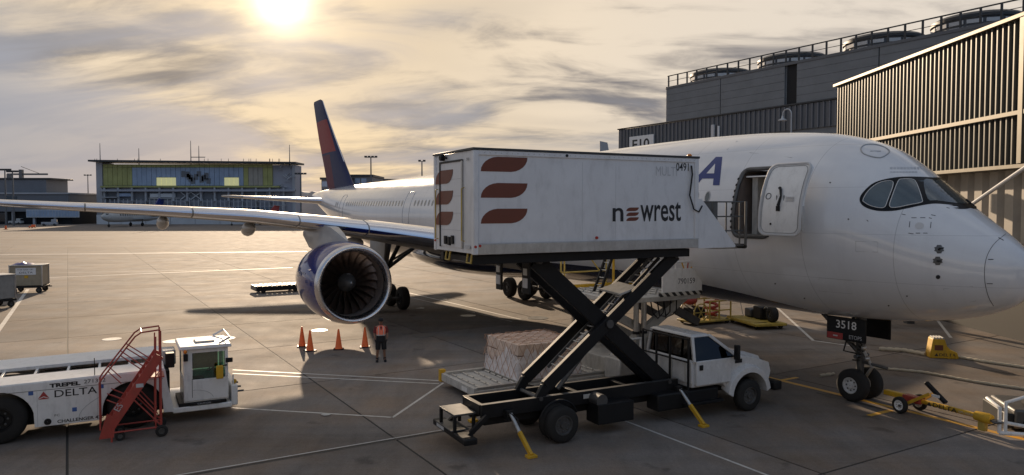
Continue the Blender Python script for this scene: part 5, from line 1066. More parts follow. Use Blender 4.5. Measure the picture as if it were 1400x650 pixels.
# ================================================================== TOW TRACTOR and red maintenance stairs (axes: x to the cab, y away)
GF = Frame((-8.3, 21.84), 28)
def tow_tractor():
    m = M; t = thing('tow_tractor', 'long low white aircraft tow tractor with cab at its right end', 'tow tractor', GF.o, GF.deg)
    Y1 = 2.75; XL = -9.2
    def arch(cx, r, n=16): return [(cx + r * cos(pi * (1 - k / n)), max(.38, .62 + r * .98 * sin(pi * (1 - k / n)))) for k in range(n + 1)]
    poly = [(XL, .5), (XL + .3, .38)] + [(-6.6, .38)] + arch(-5.82, .80)[1:-1] + [(-5.02, .38)] + [(-3.45, .38)] + arch(-2.67, .76)[1:-1] + [(-1.90, .38), (-1.62, .36), (-1.62, .40), (-1.78, 1.15), (-1.84, 1.62), (XL + .25, 1.52), (XL, 1.3)]
    for y, nm in ((0, 'side_panel'), (Y1 - .1, 'side_panel')): MB().prism([(x, y, z) for x, z in poly], (0, .10, 0)).build(nm, m['white'], t, .012)
    body = bx('chassis', XL + .2, -1.7, .55, Y1 - .55, .34, 1.45, m['mblack'], t, 0)
    for x0, x1 in ((-8.9, -6.7), (-4.95, -3.5)): bx('inner_bulkhead', x0, x1, .1, .55, .4, 1.4, m['mblack'], body, 0); bx('inner_bulkhead', x0, x1, Y1 - .55, Y1 - .1, .4, 1.4, m['mblack'], body, 0)
    dk = MB().prism([(XL + .2, 0.02, 1.50), (-1.86, .02, 1.62), (-1.86, .78, 1.70), (XL + .2, .78, 1.58)], (0, 0, .03)).build('deck_cover', m['white'], t, .01)
    MB().prism([(XL + .2, 1.75, 1.56), (-1.9, 1.75, 1.66), (-1.9, Y1 - .02, 1.76), (XL + .2, Y1 - .02, 1.66)], (0, 0, .10)).build('deck_cover', m['white'], t, .01)
    bx('trough', XL + .3, -1.9, .78, 1.75, 1.42, 1.50, m['steel'], t, 0)
    gm = MB()
    for k in range(7): gm.box(0, .72, k * .12, k * .12 + .05, 0, .05)
    gm = gm.mesh('grille', m['black'])
    for k in range(6): o = link('grille', gm, t); o.location = (-6.6 + k * .78, .84, 1.50); bx('deck_bracket', -6.66 + k * .78, -6.60 + k * .78, .74, 1.78, 1.52, 1.64, m['white'], t, .005)
    bx('trim_line', XL + .3, -1.9, -.006, .0, 1.36, 1.372, m['steel'], t, 0)
    for x in (-5.82, -2.67):
        for y in (.34, Y1 - .34): wheel('wheel', (x, y, .66), .66, .5, t, 'black', hubr=.5)
    # cab
    cp = bx('cab_platform', -1.66, -.05, .03, Y1 - .05, .30, .46, m['white'], t, .03)
    bx('cab_floor', -1.5, -.2, .05, 1.55, .46, .56, m['black'], t, .01)
    cabx0, cabx1, cy0, cy1, cz = -1.36, -.14, .06, 1.62, 2.12
    cab = bx('cab', cabx0, cabx1, cy0 + .03, cy1 - .03, .56, .62, m['white'], t, .01)
    for s, y in ((0, cy0), (1, cy1 - .05)):
        bx('lower_panel', cabx0, cabx1, y, y + .05, .60, 1.22, m['white'], cab, .015)
        for x in (cabx0, cabx1 - .09): bx('pillar', x, x + .09, y, y + .05, 1.22, cz, m['white'], cab, .012)
        bx('pillar', cabx0 + .09, cabx0 + .24, y + .002, y + .048, 1.22, cz - .1, m['white'], cab, .006); bx('head_rail', cabx0 + .09, cabx1 - .09, y, y + .05, cz - .12, cz, m['white'], cab, .01)
        bx('side_window', cabx0 + .26, cabx1 - .12, y + .02, y + .03, 1.24, cz - .13, m['glgreen' if not s else 'gl'], cab, 0)
    for x in (cabx0, cabx1 - .05):
        bx('lower_panel', x, x + .05, cy0 + .05, cy1 - .05, .6, 1.2, m['white'], cab, .01); bx('head_rail', x, x + .05, cy0 + .05, cy1 - .05, cz - .1, cz, m['white'], cab, .01); bx('windscreen', x + .02, x + .03, cy0 + .06, cy1 - .06, 1.2, cz - .1, m['glgreen'], cab, 0)
    rf = MB().loft([[V(cabx0 - .12, cy0 - .08, cz), V(cabx1 + .1, cy0 - .08, cz), V(cabx1 + .1, cy1 + .08, cz), V(cabx0 - .12, cy1 + .08, cz)], [V(cabx0 - .1, cy0 - .06, cz + .10), V(cabx1 + .08, cy0 - .06, cz + .10), V(cabx1 + .08, cy1 + .06, cz + .10), V(cabx0 - .1, cy1 + .06, cz + .10)]]).build('cab_roof', m['white'], t, .02)
    bx('roof_hatch', -1.0, -.45, .5, 1.1, cz + .10, cz + .15, m['dwhite'], rf, .02)
    for y in (cy0 - .02, cy1): MB().beam((cabx1 + .06, y, cz + .28), (cabx1 - .25, y, cz + .12), .03, .06).build('roof_fin', m['white'], rf)
    MB().tube([(cabx1 + .06, cy0, cz + .28), (cabx1 + .06, cy1, cz + .28)], .02, 6).build('roof_rail', m['white'], rf)
    MB().sphere((cabx0 + .05, cy0 - .07, cz - .05), (.05, .05, .06), 10, 6).build('beacon', m['lamber'], cab); bx('beacon_box', cabx0, cabx0 + .12, cy0 - .11, cy0 - .01, cz - .32, cz - .12, m['black'], cab, .01)
    MB().tube([(-.52 + .16 * cos(a) * .9, .7 + .0 + .16 * sin(a), 1.42 + .1 * cos(a)) for a in [k * pi / 7 for k in range(14)]], .016, 6, True).build('steering_wheel', m['black'], cab); MB().tube([(-.52, .7, 1.42), (-.3, .7, 1.05)], .03, 6).build('steering_column', m['black'], cab)
    se = bx('seat', -1.15, -.75, .45, .95, 1.0, 1.16, m['dark'], cab, .04); bx('seat_back', -1.24, -1.12, .45, .95, 1.1, 1.75, m['dark'], se, .04); bx('console', -.42, -.22, .2, 1.4, .9, 1.26, m['steel'], cab, .03)
    mi = bx('mirror', -.50, -.30, -.18, -.12, 1.22, 1.62, m['yellow'], cab, .03); MB().tube([(-.18, .03, 1.58), (-.3, -.14, 1.6)], .02, 6).build('mirror_arm', m['black'], mi); bx('mirror', -.22, -.02, -.05, .0, 1.66, 1.80, m['black'], cab, .02)
    bx('door_seam', cabx0 + .22, cabx0 + .235, cy0 - .003, cy0, .7, 1.25, m['steel'], cab, 0); MB().tube([(cabx0 + .25 + .55 * sin(a) , cy0 - .004, .62 + .30 * (1 - (1 - cos(a)))) for a in [k * .16 for k in range(10)]], .006, 5).build('arch_line', m['wing'], cab)
    fb = bx('front_bumper', -.06, .12, .05, Y1 - .1, .34, .95, m['white'], t, .03)
    for y in (.3, .9, 1.5): MB().tube([(.1, y, .7), (.32, y, .7)], .03, 8).build('tow_pin', m['steel'], fb)
    MB().sphere((.05, .25, 1.02), .07, 10, 6).build('headlamp', m['yellow'], fb); bx('grab_bar', -.02, .02, .1, .14, .95, 1.25, m['white'], fb)
    bx('step_board', -1.2, -.35, .01, .06, .47, .55, m['black'], t); text('lettering', 'CAUTION', .36, .05, m['ghost'], t, (-1.0, .004, .49))
    bx('stack_guard', -1.82, -1.58, .25, .55, 1.6, 2.02, m['black'], t, .02); bx('stack_guard', -1.88, -1.5, 1.0, 1.7, 1.55, 1.98, m['dwhite'], t, .03); MB().tube([(-3.6, .1, 1.6), (-3.6, .1, 2.1)], .012, 5).build('antenna', m['black'], t)
    # lettering and stickers
    T = lambda s, w, h, x, z, mm='ink', **k: text('lettering', s, w, h, m[mm], t, (x, -.006, z), **k)
    T('TREPEL', .72, .11, -4.66, 1.41, bold=.05); T('271322', .52, .10, -3.86, 1.44); T('DELTA', 1.0, .19, -4.55, 1.14, bold=.005); T('CHALLENGER 430', 1.1, .09, -4.5, .43, bold=.02); T('FC', .12, .06, -4.56, .62)
    for a, b_, c in (((-4.93, 1.14), (-4.80, 1.33), (-4.80, 1.20)), ((-4.67, 1.14), (-4.80, 1.20), (-4.80, 1.33))): flat('emblem', [(a[0], -.002, a[1]), (c[0], -.002, c[1]), (b_[0], -.002, b_[1])], m['delta_red'], t, (0, -.006, 0))
    flat('emblem', [(-4.93, -.002, 1.12), (-4.67, -.002, 1.12), (-4.80, -.002, 1.175)], m['delta_red'], t, (0, -.006, 0))
    for x, z in ((-5.14, 1.26), (-3.5, 1.26), (-4.15, .70)): bx('sticker', x, x + .11, -.006, .0, z, z + .11, m['decal_blue'], t, 0)
    MB().lathe([(-.02, .005), (-.02, .085), (.02, .09)], (-4.72, 0, .50), 'y', 18).build('fuel_cap', m['black'], t)
    MB().tube([(-3.85 + .32 * cos(a) if False else -4.0 + .28 * (1 - cos(a)) / 2 * 2, -.003, .5 + .55 * math.sin(a / 2)) for a in [k * pi / 8 for k in range(9)]], .005, 4).build('panel_line', m['wing'], t)
    for x in (-4.95, -3.55): bx('panel_line', x, x + .006, -.003, .0, .4, 1.34, m['wing'], t, 0)
tow_tractor()
SF = Frame(gnd(221, 596)[:2], 28)
def red_stairs():
    m = M; t = thing('maintenance_stairs', 'red wheeled maintenance stairs with handrails in front of the tow tractor', 'stairs', SF.o, SF.deg); D = .75
    lo, hi = V(-1.30, 0, .30), V(-.02, 0, 2.22)
    for y in (0, D): MB().beam(lo + V(0, y, 0), hi + V(0, y, 0), .035, .24).build('stringer', m['red'], t, .006)
    text('lettering', 'ES', .19, .16, m['ghost'], t, lo.lerp(hi, .27) + V(-.06, -.022, -.02), (hi - lo), (-(hi - lo).z, 0, (hi - lo).x))
    d = hi - lo
    for k in range(8): p = lo + d * ((k + .5) / 8); bx('tread', p.x - .10, p.x + .10, .03, D - .03, p.z - .015, p.z + .015, m['red'], t)
    bx('platform', -.45, .12, .0, D, 2.0, 2.05, m['red'], t) if False else bx('platform', -.42, .1, .02, D - .02, 1.60, 1.64, m['red'], t)
    tb_ = lambda n, pts, r=.022: MB().tube(pts, r, 8).build(n, m['red'], t)
    for y in (.0, D):
        tb_('post', [(-.0, y, .15), (.02, y, 2.9)]); tb_('post', [(-.14, y, .2), (-.10, y, 2.75)], .018); tb_('handrail', [(-1.46, y, .36), (-1.46, y, 1.62), (-1.40, y, 1.72), (-.60, y, 2.78), (-.45, y, 2.88), (.02, y, 2.92)])
        tb_('mid_rail', [(-.95, y, 2.30), (-.32, y, 1.75)], .016); tb_('mid_rail', [(-.80, y, 2.48), (-.2, y, 2.0)], .016); tb_('brace', [(-1.25, y, 1.9), (-.95, y, 1.55)], .014); tb_('brace', [(-1.2, y, 1.28), (-.8, y, 1.05)], .016); tb_('brace', [(-1.3, y, 1.15), (-.85, y, .9)], .016)
        tb_('brace', [(-.72, y, 1.15), (-.0, y, .28)], .018); tb_('brace', [(-.60, y, 1.30), (-.08, y, .62)], .016); tb_('base_bar', [(-1.3, y, .25), (.02, y, .25)], .022); tb_('foot', [(-1.2, y, .45), (-1.2, y, .0)], .025)
    tb_('top_rail', [(-.45, 0, 2.88), (-.45, D, 2.88)]); tb_('base_bar', [(.0, 0, .25), (.0, D, .25)]); tb_('base_bar', [(-1.25, 0, .25), (-1.25, D, .25)])
    MB().prism([(-1.5, -.02, .12), (-1.15, -.02, .12), (-1.1, -.02, .62), (-1.3, -.02, .78), (-1.42, -.02, .4)], (0, .03, 0)).build('toe_plate', m['red'], t); bx('stair_label', -.6, -.42, -.03, -.02, 1.4, 1.5, m['ghost'], t, 0)
    for y in (-.08, D + .08): wheel('wheel', (.0, y, .16), .16, .08, t, 'steel')
    for y in (.05, D - .05): wheel('castor', (-1.0, y, .12), .12, .05, t, 'steel')
red_stairs()

# ================================================================== small things on the apron
def cone(p, label, tilt=0):
    t = thing('traffic_cone', label, 'cone', (p.x, p.y, 0), random.uniform(0, 90), 'orange traffic cones below the engine')
    bx('base', -.22, .22, -.22, .22, .005, .045, M['black'], t, .015); MB().lathe([(.045, .175), (.09, .15), (.86, .04), (.90, .03), (.90, .002)], ax='z', n=24).build('body', M['orange'], t); return t
for k, (px, py, lab) in enumerate(((413, 474, 'orange traffic cone farthest left below the engine'), (424, 480, 'orange traffic cone standing nearest, second from the left below the engine'), (463, 478, 'orange traffic cone alone in the middle below the engine inlet'), (499, 475, 'orange traffic cone just left of the person in the vest'))): cone(gnd(px, py), lab)

def skin(name, joints, edges, m, parent, sub=2):
    me = bpy.data.meshes.new(name); me.from_pydata([j[:3] for j in joints], edges, []); o = link(name, me, parent); o.modifiers.new('skin', 'SKIN').use_smooth_shade = True
    for i, sv in enumerate(me.skin_vertices[0].data):
        r = joints[i][3]; sv.radius = (r, r) if not isinstance(r, tuple) else r; sv.use_root = i == 0
    s_ = o.modifiers.new('sub', 'SUBSURF'); s_.levels = sub; s_.render_levels = sub; me.materials.append(m); return o
def person():
    p = gnd(521, 494.5); t = thing('person', 'person in an orange safety vest, dark shorts and cap standing by the engine', 'person', (p.x, p.y, 0), 14)
    # one body: pelvis root, spine, neck, head, arms, legs (faces -y)
    J = [(0, 0, .93, (.15, .11)), (0, 0, 1.10, (.135, .10)), (0, -.01, 1.28, (.155, .11)), (0, 0, 1.42, (.13, .09)), (0, -.01, 1.50, .058), (0, -.03, 1.58, .075), (0, -.02, 1.68, .088), (0, -.01, 1.74, .06),
         (.19, 0, 1.41, .062), (.255, .02, 1.15, .048), (.235, -.10, .93, .034), (-.19, 0, 1.41, .062), (-.26, .03, 1.15, .048), (-.235, -.08, .92, .034),
         (.10, 0, .84, .088), (.125, -.03, .50, .060), (.14, .02, .28, .058), (.15, .03, .10, .042), (.175, -.12, .045, .04), (-.10, 0, .84, .088), (-.13, -.02, .50, .060), (-.15, .03, .28, .058), (-.16, .04, .10, .042), (-.185, -.11, .045, .04)]
    E = [(0, 1), (1, 2), (2, 3), (3, 4), (4, 5), (5, 6), (6, 7), (3, 8), (8, 9), (9, 10), (3, 11), (11, 12), (12, 13), (0, 14), (14, 15), (15, 16), (16, 17), (17, 18), (0, 19), (19, 20), (20, 21), (21, 22), (22, 23)]
    b = skin('body', J, E, M['skin'], t)
    fc = MB(); fc.sphere((.035, -.108, 1.655), .013, 8, 6); fc.sphere((-.035, -.108, 1.655), .013, 8, 6); tag(fc.build('eyes', M['ink'], b), kind='stuff')
    MB().prism([(-.018, -.105, 1.615), (.018, -.105, 1.615), (0, -.10, 1.665)], (0, -.03, 0)).build('nose', M['skin'], b); bx('mouth', -.028, .028, -.112, -.1, 1.585, 1.593, M['shirt'], b, 0)
    for s in (1, -1): MB().sphere((s * .088, .0, 1.645), (.015, .025, .035), 8, 6).build('ear', M['skin'], b)
    # five fingers on each hand, curled
    for s, (hx, hy_, hz) in ((1, (.235, -.10, .93)), (-1, (-.235, -.08, .92))):
        hand = [(hx, hy_, hz, .030), (hx - s * .01, hy_ - .02, hz - .05, (.026, .04)), (hx - s * .015, hy_ - .035, hz - .085, (.02, .038))]
        h = skin('hand', hand, [(0, 1), (1, 2)], M['dark'], b)
        for q in range(4):
            o_ = -.03 + q * .02; ln = (.032, .038, .04, .03)[q]; a = (hx - s * .015, hy_ - .035 + o_, hz - .085); skin('finger', [(*a, .009), (a[0] - s * .01, a[1] - .006, a[2] - ln, .009), (a[0] - s * .03, a[1] - .008, a[2] - ln * 1.7, .008)], [(0, 1), (1, 2)], M['dark'], b, 1)
        skin('thumb', [(hx - s * .005, hy_ - .05, hz - .04, .010), (hx - s * .02, hy_ - .08, hz - .06, .010), (hx - s * .03, hy_ - .085, hz - .09, .009)], [(0, 1), (1, 2)], M['dark'], b, 1)
    # clothing
    def shell(name, rows, m, n=24):                                   # rows: z, half width, half depth, y centre
        return MB().loft([[V(w * cos(2 * pi * q / n), cy + d_ * sin(2 * pi * q / n), z) for q in range(n)] for z, w, d_, cy in rows], caps=False).build(name, m, b, ang=60)
    shell('vest', [(1.06, .185, .135, 0), (1.2, .19, .14, -.005), (1.33, .205, .145, -.005), (1.42, .195, .125, 0), (1.475, .11, .085, 0)], M['vest'])
    shell('belt', [(1.0, .178, .13, 0), (1.09, .188, .14, 0)], M['dark']); shell('tape', [(1.075, .1885, .139, 0), (1.115, .1905, .141, 0)], M['silver']); [MB().tube([(s_ * .10, -.148, 1.08), (s_ * .105, -.156, 1.25), (s_ * .10, -.13, 1.43)], .016, 6).build('tape', M['silver'], b) for s_ in (1, -1)]; shell('collar', [(1.46, .085, .075, -.005), (1.52, .07, .07, -.01)], M['shirt'])
    MB().prism([(-.05, -.142, 1.46), (.05, -.142, 1.46), (0, -.158, 1.27)], (0, -.008, 0)).build('neckline', M['shirt'], b)
    shell('shorts_waist', [(.82, .192, .14, 0), (.93, .188, .135, 0), (1.02, .178, .13, 0)], M['dark'])
    for s in (1, -1):
        MB().tube([(s * .10, 0, .86), (s * .115, -.015, .68), (s * .125, -.025, .50)], [.108, .105, .102], 16).build('shorts_leg', M['dark'], b, ang=60); MB().tube([(s * .175, 0, 1.43), (s * .235, .015, 1.27), (s * .25, .02, 1.18)], [.078, .07, .068], 14).build('sleeve', M['shirt'], b, ang=60)
        MB().tube([(s * .15, .035, .16), (s * .155, .03, .06)], [.056, .058], 12).build('sock', M['dark'], b); sh = MB().loft([[V(s * .165 + .055 * k_ * cos(2 * pi * q / 14), -.05 + (.145 * k_) * sin(2 * pi * q / 14), z) for q in range(14)] for z, k_ in ((.0, 1), (.03, 1.02), (.07, .85), (.10, .5))]).build('shoe', M['dark'], b, ang=60)
    cp = shell('cap', [(1.66, .098, .105, -.015), (1.71, .10, .108, -.015), (1.76, .085, .09, -.01), (1.785, .04, .045, -.01), (1.79, .005, .005, -.01)], M['dark']); MB().prism([(.075 * cos(a), -.10 + .085 * sin(a), 1.675) for a in [pi + k * pi / 8 for k in range(9)]], (0, 0, .012)).build('cap_peak', M['dark'], cp)
person()

def slat_rack():
    p0 = gnd(351, 402.5); t = thing('dolly_rack', 'low flat roller dolly left of the engine with pale slats', 'dolly', (p0.x, p0.y, 0), 31); m = M
    bx('frame', 0, 3.3, 0, .12, .18, .52, m['black'], t, .02); bx('frame', 0, 3.3, 1.7, 1.82, .18, .52, m['black'], t, .02); bx('end_plate', -.05, .06, 0, 1.82, .2, .55, m['steel'], t, .02); bx('end_plate', 3.24, 3.35, 0, 1.82, .2, .55, m['steel'], t, .02)
    for k in range(9): bx('slat', .15 + k * .35, .38 + k * .35, .1, 1.72, .50, .56, m['paleyellow'] if k % 2 else m['dwhite'], t)
    for x in (.5, 2.8):
        for y in (.15, 1.67): wheel('wheel', (x, y, .16), .16, .12, t, 'steel')
slat_rack()
def uld_cart(p, deg, label, canvas, tarp, w=2.2):
    m = M; t = thing('baggage_cart', label, 'baggage cart', (p.x, p.y, 0), deg, 'baggage carts at the left edge')
    bx('bed', 0, w, 0, 1.6, .38, .52, m['black'], t, .02); b = bx('container', .06, w - .06, .04, 1.56, .54, 2.0, m[canvas], t, .04)
    for x in (.02, w - .10): bx('corner_post', x, x + .08, .0, .08, .52, 2.05, m['alu'], t); bx('corner_post', x, x + .08, 1.52, 1.6, .52, 2.05, m['alu'], t)
    bx('top_frame', 0, w, 0, 1.6, 2.0, 2.07, m['dwhite'], t, .015)
    if tarp:
        random.seed(3); v = []
        for i in range(9):
            for j in range(7): v.append((.1 + i * .16, .2 + j * .2, 2.08 + random.uniform(.0, .22) * math.sin(pi * i / 8) * math.sin(pi * j / 6) + .01))
        MB().add(v, [(i * 7 + j, (i + 1) * 7 + j, (i + 1) * 7 + j + 1, i * 7 + j + 1) for i in range(8) for j in range(6)]).build('tarpaulin', m['tblue'], t)
        bx('notice', .45, 1.75, .03, .04, 1.35, 1.85, m['white'], t, 0); text('lettering', 'THIS SIDE UP', 1.0, .09, m['ink'], t, (.55, .028, 1.68)); text('lettering', 'DELTA', .85, .13, m['ink'], t, (.7, .028, 1.45)); bx('tag', 1.0, 1.25, .03, .04, 1.1, 1.3, m['yellow'], t, 0)
    for x in (.3, w - .3):
        for y in (.1, 1.5): wheel('wheel', (x, y, .2), .2, .14, t, 'steel')
    MB().beam((w, .8, .42), (w + .35, .8, .42), .08, .08).build('hitch', m['black'], t)
uld_cart(gnd(12, 402), 31 - 15, 'tan canvas baggage cart with blue tarpaulin on its roof', 'bag', True); uld_cart(gnd(-30, 425), 60, 'grey baggage container cut off by the left picture edge', 'cargogrey', False)
def hose_reel():
    m = M; a, b_ = gnd(948, 446), gnd(972, 446); t = thing('hose_reel_cart', 'yellow framed hose reel cart under the aircraft belly', 'hose reel', (a.x, a.y, 0), 26)
    for y in (0, 1.1):
        MB().tube([(.5 + .46 * cos(k * pi / 10), y, .68 + .46 * sin(k * pi / 10)) for k in range(20)], .035, 8, True).build('reel_ring', m['paleyellow'], t)
        for k in range(3): MB().tube([(.5 + .46 * cos(k * pi / 3), y, .68 + .46 * sin(k * pi / 3)), (.5 - .46 * cos(k * pi / 3), y, .68 - .46 * sin(k * pi / 3))], .03, 6).build('spoke', m['paleyellow'], t)
    MB().lathe([(0, .3), (1.1, .3)], (.5, 0, .68), 'y', 20, caps=True).build('hose_coil', m['black'], t)
    bx('base', -.1, 2.6, -.1, 1.25, .14, .24, m['paleyellow'], t, .02)
    for x in (1.05, 1.7, 2.5):
        for y in (-.05, 1.15): bx('upright', x, x + .07, y, y + .07, .24, 1.2, m['paleyellow'], t)
    for y in (-.05, 1.15): bx('top_bar', 1.05, 2.57, y, y + .07, 1.2, 1.27, m['paleyellow'], t); bx('mid_bar', 1.05, 2.57, y, y + .07, .7, .76, m['paleyellow'], t)
    random.seed(5)
    MB().tube([(1.7 + .35 * cos(k * .7), .55 + .35 * sin(k * .7), .35 + k * .035) for k in range(28)], .07, 8).build('red_hose', m['red'], t); MB().sphere((.45, .8, 1.25), (.42, .3, .25), 12, 8).build('red_cover', m['red'], t)
    for x in (.2, 2.3):
        for y in (0, 1.15): wheel('wheel', (x, y, .14), .14, .1, t, 'steel')
hose_reel()
def trolley():
    m = M; a = gnd(1040, 452); t = thing('tow_platform', 'yellow slotted platform trolley with a spare wheel under the belly', 'trolley', (a.x, a.y, 0), 12)
    bx('deck', -.3, 1.5, .0, 3.0, .18, .32, m['yellowbelt'], t, .03); 
    for k in range(6): bx('slot', -.15, .55, .3 + k * .45, .42 + k * .45, .318, .326, m['black'], t, 0)
    for k in range(6): bx('plank', -.28, .58, .45 + k * .45, .72 + k * .45, .326, .35, m['paleyellow'], t)
    wheel('spare_wheel', (.95, .5, .72), .40, .34, t, 'steel', 'x'); bx('motor', .7, 1.3, 1.2, 2.0, .34, 1.0, m['black'], t, .06); bx('motor', .6, 1.2, 2.1, 2.7, .34, .8, m['steel'], t, .06); MB().tube([(.9, 1.2, .9), (.8, .9, 1.05), (1.1, .9, .9)], .05, 8).build('hose', m['alu'], t)
    for q in ((0, 1.6, 2.5), (1.1, .4, 2.2)): MB().tube([(.5 + q[0], 2.6, .3), (.2 + q[0], 3.0, q[2] - .1), (1.5 + q[0], 3.0, q[2]), (1.2 + q[0], 2.6, .3)], .02, 6).build('hoop', m['alu'], t)
    for x in (-.1, 1.3):
        for y in (.3, 2.7): wheel('wheel', (x, y, .12), .12, .1, t, 'steel')
trolley()
def chock_stand():
    m = M; a = gnd(1271, 490); t = thing('chock_stand', 'stepped yellow plastic chock stand lettered on its side', 'chock', (a.x, a.y, 0), -12)
    b = MB().prism([(0, 0, 0), (1.12, 0, 0), (1.05, 0, .26), (.80, 0, .36), (.66, 0, .52), (.56, 0, .82), (.12, 0, .82)], (0, .62, 0)).build('body', m['yellow'], t, .04)
    for k in range(4): bx('handle_rib', .14 + k * .11, .2 + k * .11, -.01, .5, .8, .88, m['dwhite'], t)
    for k in range(3): bx('side_rib', .7 + k * .13, .75 + k * .13, -.02, .5, .0, .34 - k * .04, m['yellow'], t)
    bx('dark_plate', .18, .5, -.012, .0, .34, .56, m['brown'], t, 0); text('lettering', 'DELTA', .62, .12, m['ink'], t, (.36, -.008, .10), bold=.01); flat('emblem', [(.18, -.002, .10), (.33, -.002, .10), (.255, -.002, .22)], m['ink'], t, (0, -.006, 0))
chock_stand()
def towbar():
    m = M; p0, p1 = gnd(1216, 537, .42), gnd(1356, 574, .42); d = p1 - p0; L = d.length; t = thing('tow_bar', 'yellow lettered tow bar with small wheels hitched to the nose gear', 'tow bar', (p0.x, p0.y, 0), math.degrees(math.atan2(d.y, d.x)))
    # local x runs from the nose wheel to the far ring, camera side is -y
    MB().lathe([(.5, .07), (L - .15, .07)], (0, 0, .42), 'x', 18, caps=True).build('tube', m['yellow'], t); bx('head', -.15, .55, -.10, .10, .34, .5, m['yellow'], t, .03); bx('shear_head', .55, 1.15, -.13, .13, .32, .52, m['red'], t, .03)
    MB().lathe([(L - .45, .13), (L - .1, .15), (L, .12)], (0, 0, .42), 'x', 18, caps=True).build('end_sleeve', m['yellow'], t); MB().tube([(L + .14 + .12 * cos(k * pi / 8), .12 * sin(k * pi / 8), .40) for k in range(16)], .035, 8, True).build('tow_eye', m['steel'], t); bx('jack_foot', L - .35, L - .15, -.08, .08, .05, .3, m['paleyellow'], t, .02)
    ax_ = MB().tube([(.75, -.5, .24), (.75, .5, .24)], .04, 8).build('axle', m['steel'], t)
    for y in (-.42, .42): wheel('wheel', (.72, y, .25), .25, .14, t, 'white', hubr=.62)
    for y in (-.25, .25): MB().beam((.75, y, .26), (1.45, y * .5, .72), .06, .09).build('wheel_arm', m['yellow'], t)
    MB().beam((1.25, 0, 1.02), (1.9, 0, .55), .14, .10).build('pump_handle', m['black'], t, .02); bx('plate', 1.5, 1.75, -.09, -.07, .66, .74, m['white'], t, 0)
    text('lettering', 'DELTA', .75, .13, m['ink'], t, (1.55, -.088, .36), bold=.01); text('lettering', 'GPU EQUIPMENT', .7, .07, m['ghost'], t, (2.35, -.088, .39)); flat('emblem', [(1.36, -.084, .36), (1.5, -.084, .36), (1.43, -.084, .48)], m['ink'], t, (0, -.006, 0))
towbar()
def pushback_corner():
    m = M; p = gnd(1366, 598); t = thing('pushback_tug', 'white framed corner of a tug cut off by the right edge', 'tug', (p.x, p.y, 0), -14)
    fr_ = MB().tube([(0, 0, .12), (0, 0, .80), (0, .9, .85)], .05, 8).build('guard_frame', m['white'], t); MB().tube([(0, 0, .12), (2.2, .0, .10)], .06, 8).build('guard_frame', m['white'], t); MB().tube([(.14, 0, .12), (.16, .05, .95), (.9, .3, 1.15)], .05, 8).build('guard_frame', m['white'], t); MB().tube([(.05, .1, .40), (.9, .1, .28)], .05, 8).build('guard_frame', m['white'], t)
    bx('body', .45, 3.4, .25, 2.0, .18, .72, m['steel'], t, .06); bx('seat', .9, 1.5, .5, 1.1, .72, .95, m['dark'], t, .05); bx('seat_back', 1.4, 1.55, .5, 1.1, .9, 1.35, m['dark'], t, .05); bx('bumper', .25, .45, .25, 2.0, .18, .6, m['black'], t, .04)
    for x in (.95, 2.8):
        for y in (.3, 1.95): wheel('wheel', (x, y, .3), .3, .22, t, 'steel')
pushback_corner()
def hose(pts, label, r=.13):  # added ribbed tubes standing in for beaded patches of light on the ground
    P = [gnd(*q) for q in pts]; t = thing('light_patch_tube', label, 'hose', (P[0].x, P[0].y, 0), 0, 'pale light patches on the concrete'); o = P[0]; b = MB(); tot = 0
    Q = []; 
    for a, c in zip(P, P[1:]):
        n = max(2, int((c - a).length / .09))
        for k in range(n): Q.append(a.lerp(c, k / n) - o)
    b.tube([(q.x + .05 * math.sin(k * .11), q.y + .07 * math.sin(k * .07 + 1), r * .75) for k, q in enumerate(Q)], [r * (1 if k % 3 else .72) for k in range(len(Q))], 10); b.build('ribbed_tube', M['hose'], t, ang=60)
hose([(1203, 480), (1235, 482), (1268, 488)], 'beaded light patch from the nose gear to the yellow chock stand, shaped as a tube', .10); hose([(1196, 505), (1260, 511), (1330, 523), (1420, 536)], 'long pale light patch behind the tow bar to the right edge, shaped as a tube', .06); hose([(1122, 516), (1142, 513)], 'short pale light patch left of the nose wheels, shaped as a tube', .06); hose([(1305, 489), (1340, 496), (1420, 507)], 'pale light patch trailing right from the yellow chock stand, shaped as a tube', .07)

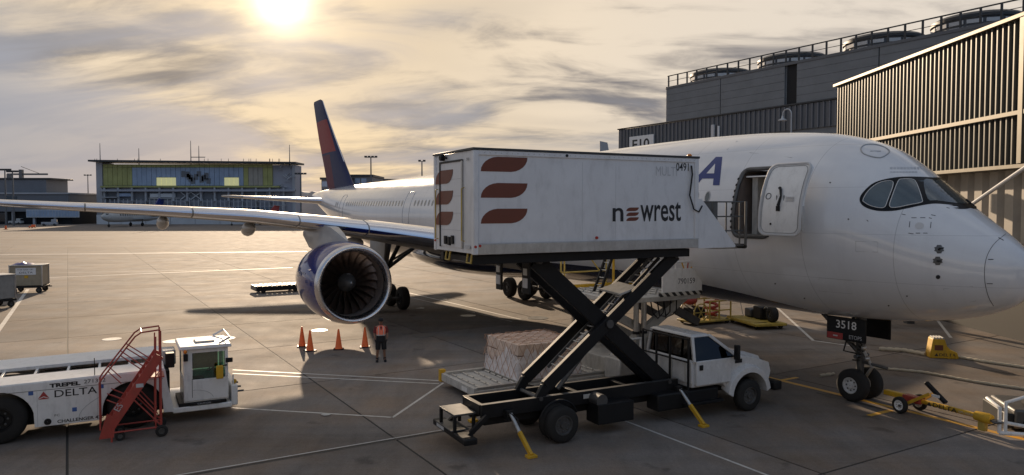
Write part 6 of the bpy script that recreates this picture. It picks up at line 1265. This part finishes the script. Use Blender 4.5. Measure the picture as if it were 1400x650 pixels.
# ================================================================== far traffic on the other side of the apron
def small_jet(p, deg, label, L=26, body='white', tail='navy', s=1.0):
    t = thing('parked_jet', label, 'airplane', (p[0], p[1], 0), deg); t.scale = (s, s, s); r = 1.35
    f = MB().lathe([(0, .02), (.4, .5), (1.2, .9), (2.6, 1.25), (4.5, r), (L * .7, r), (L * .85, .95), (L, .25)], (0, 0, 2.5), 'x', 20).build('fuselage', M[body], t, ang=60)
    for k in range(14): bx('cabin_window', 5 + k * .9, 5.3 + k * .9, -r - .02, -r + .1, 2.7, 3.1, M['dglass'], f, 0)
    bx('cockpit_window', .9, 1.7, -.75, .75, 3.0, 3.3, M['dglass'], f, .05)
    for sg in (1, -1):
        MB().prism([(10, sg * 1.0, 1.7), (13.5, sg * 1.0, 1.7), (15.6, sg * 10.5, 2.4), (14.2, sg * 10.5, 2.4)], (0, 0, .25)).build('wing', M['wing'], t); MB().lathe([(17.5, .5), (18, .62), (20.5, .6), (21.5, .35)], (0, sg * 2.0, 3.1), 'x', 16, caps=True).build('engine', M['wing'], t); MB().prism([(L - 2.2, 0, 7.0), (L - .4, 0, 7.0), (L + .4, sg * 4.2, 7.2), (L - .6, sg * 4.2, 7.2)], (0, 0, .16)).build('tailplane', M['wing'], t)
        wheel('wheel', (13.4, sg * 1.6, .45), .45, .4, t, 'steel'); MB().tube([(13.4, sg * 1.6, .4), (13.4, sg * 1.6, 1.8)], .12, 6).build('gear_leg', M['steel'], t)
    MB().prism([(L - 6.5, -.14, 3.4), (L - 1.5, -.14, 3.2), (L - .2, -.14, 7.2), (L - 2.6, -.14, 7.2)], (0, .28, 0)).build('tail_fin', M[tail], t); wheel('wheel', (2.5, 0, .35), .35, .3, t, 'steel'); MB().tube([(2.5, 0, .3), (2.5, 0, 1.6)], .1, 6).build('gear_leg', M['steel'], t)
small_jet((-131, 236), 84, 'grey white regional jet parked facing the camera under the far wing', 26, 'dwhite', 'navy', 1.35); small_jet((-100, 258), 58, 'white jet with a dark red fin parked before the unfinished terminal', 24, 'white', 'delta_red')
def far_vehicle(px, py, kind, label, deg=0, sc=1):
    p = gnd(px, py); t = thing('service_vehicle', label, 'vehicle', (p.x, p.y, 0), deg); t.scale = (sc, sc, sc)
    bx('body', -2.4, 2.4, -1, 1, .4, 1.3, M[kind], t, .1); bx('cab', .6, 2.2, -.95, .95, 1.3, 2.2, M[kind], t, .1); bx('windscreen', 2.15, 2.24, -.8, .8, 1.4, 2.1, M['dglass'], t, 0)
    for x in (-1.6, 1.6):
        for y in (-.95, .95): wheel('wheel', (x, y, .4), .4, .25, t, 'steel')
far_vehicle(22, 307, 'dwhite', 'pale service vehicle far left under the wing'); far_vehicle(68, 309, 'greyb', 'grey service vehicle beside the small jet far left', 20); far_vehicle(44, 312, 'orange', 'small orange vehicle on the far apron left of the parked jet', 90, .45); far_vehicle(246, 306, 'red', 'small red vehicle seen under the wing on the far apron', 10); far_vehicle(295, 303, 'dwhite', 'white truck before the unfinished terminal', 5)
def far_cone(px, py, lab):
    p = gnd(px, py); t = thing('traffic_drum', lab, 'drum'); t.location = (p.x, p.y, 0); MB().lathe([(0, .4), (.1, .4), (.1, .3), (1.1, .22), (1.1, .01)], ax='z', n=12).build('body', M['orange'], t); bx('base', -.4, .4, -.4, .4, 0, .08, M['black'], t)
far_cone(8, 314, 'tiny orange drum on the far apron at the left edge')
tl = thing('distant_tail', 'tip of a distant white tail fin above the catering box', 'airplane', (34.8, 291, 0))
MB().prism([(0, -.3, 8), (7, -.3, 8), (2.6, -.3, 31.8), (-.4, -.3, 32.4)], (0, .6, 0)).build('tail_fin', M['wing'], tl); MB().lathe([(-14, 2.2), (0, 2.3), (8, .6)], (0, 0, 6.5), 'x', 18, caps=True).build('fuselage', M['white'], tl); bx('gear', -8, -7.4, -1.5, 1.5, 0, 4.6, M['steel'], tl)
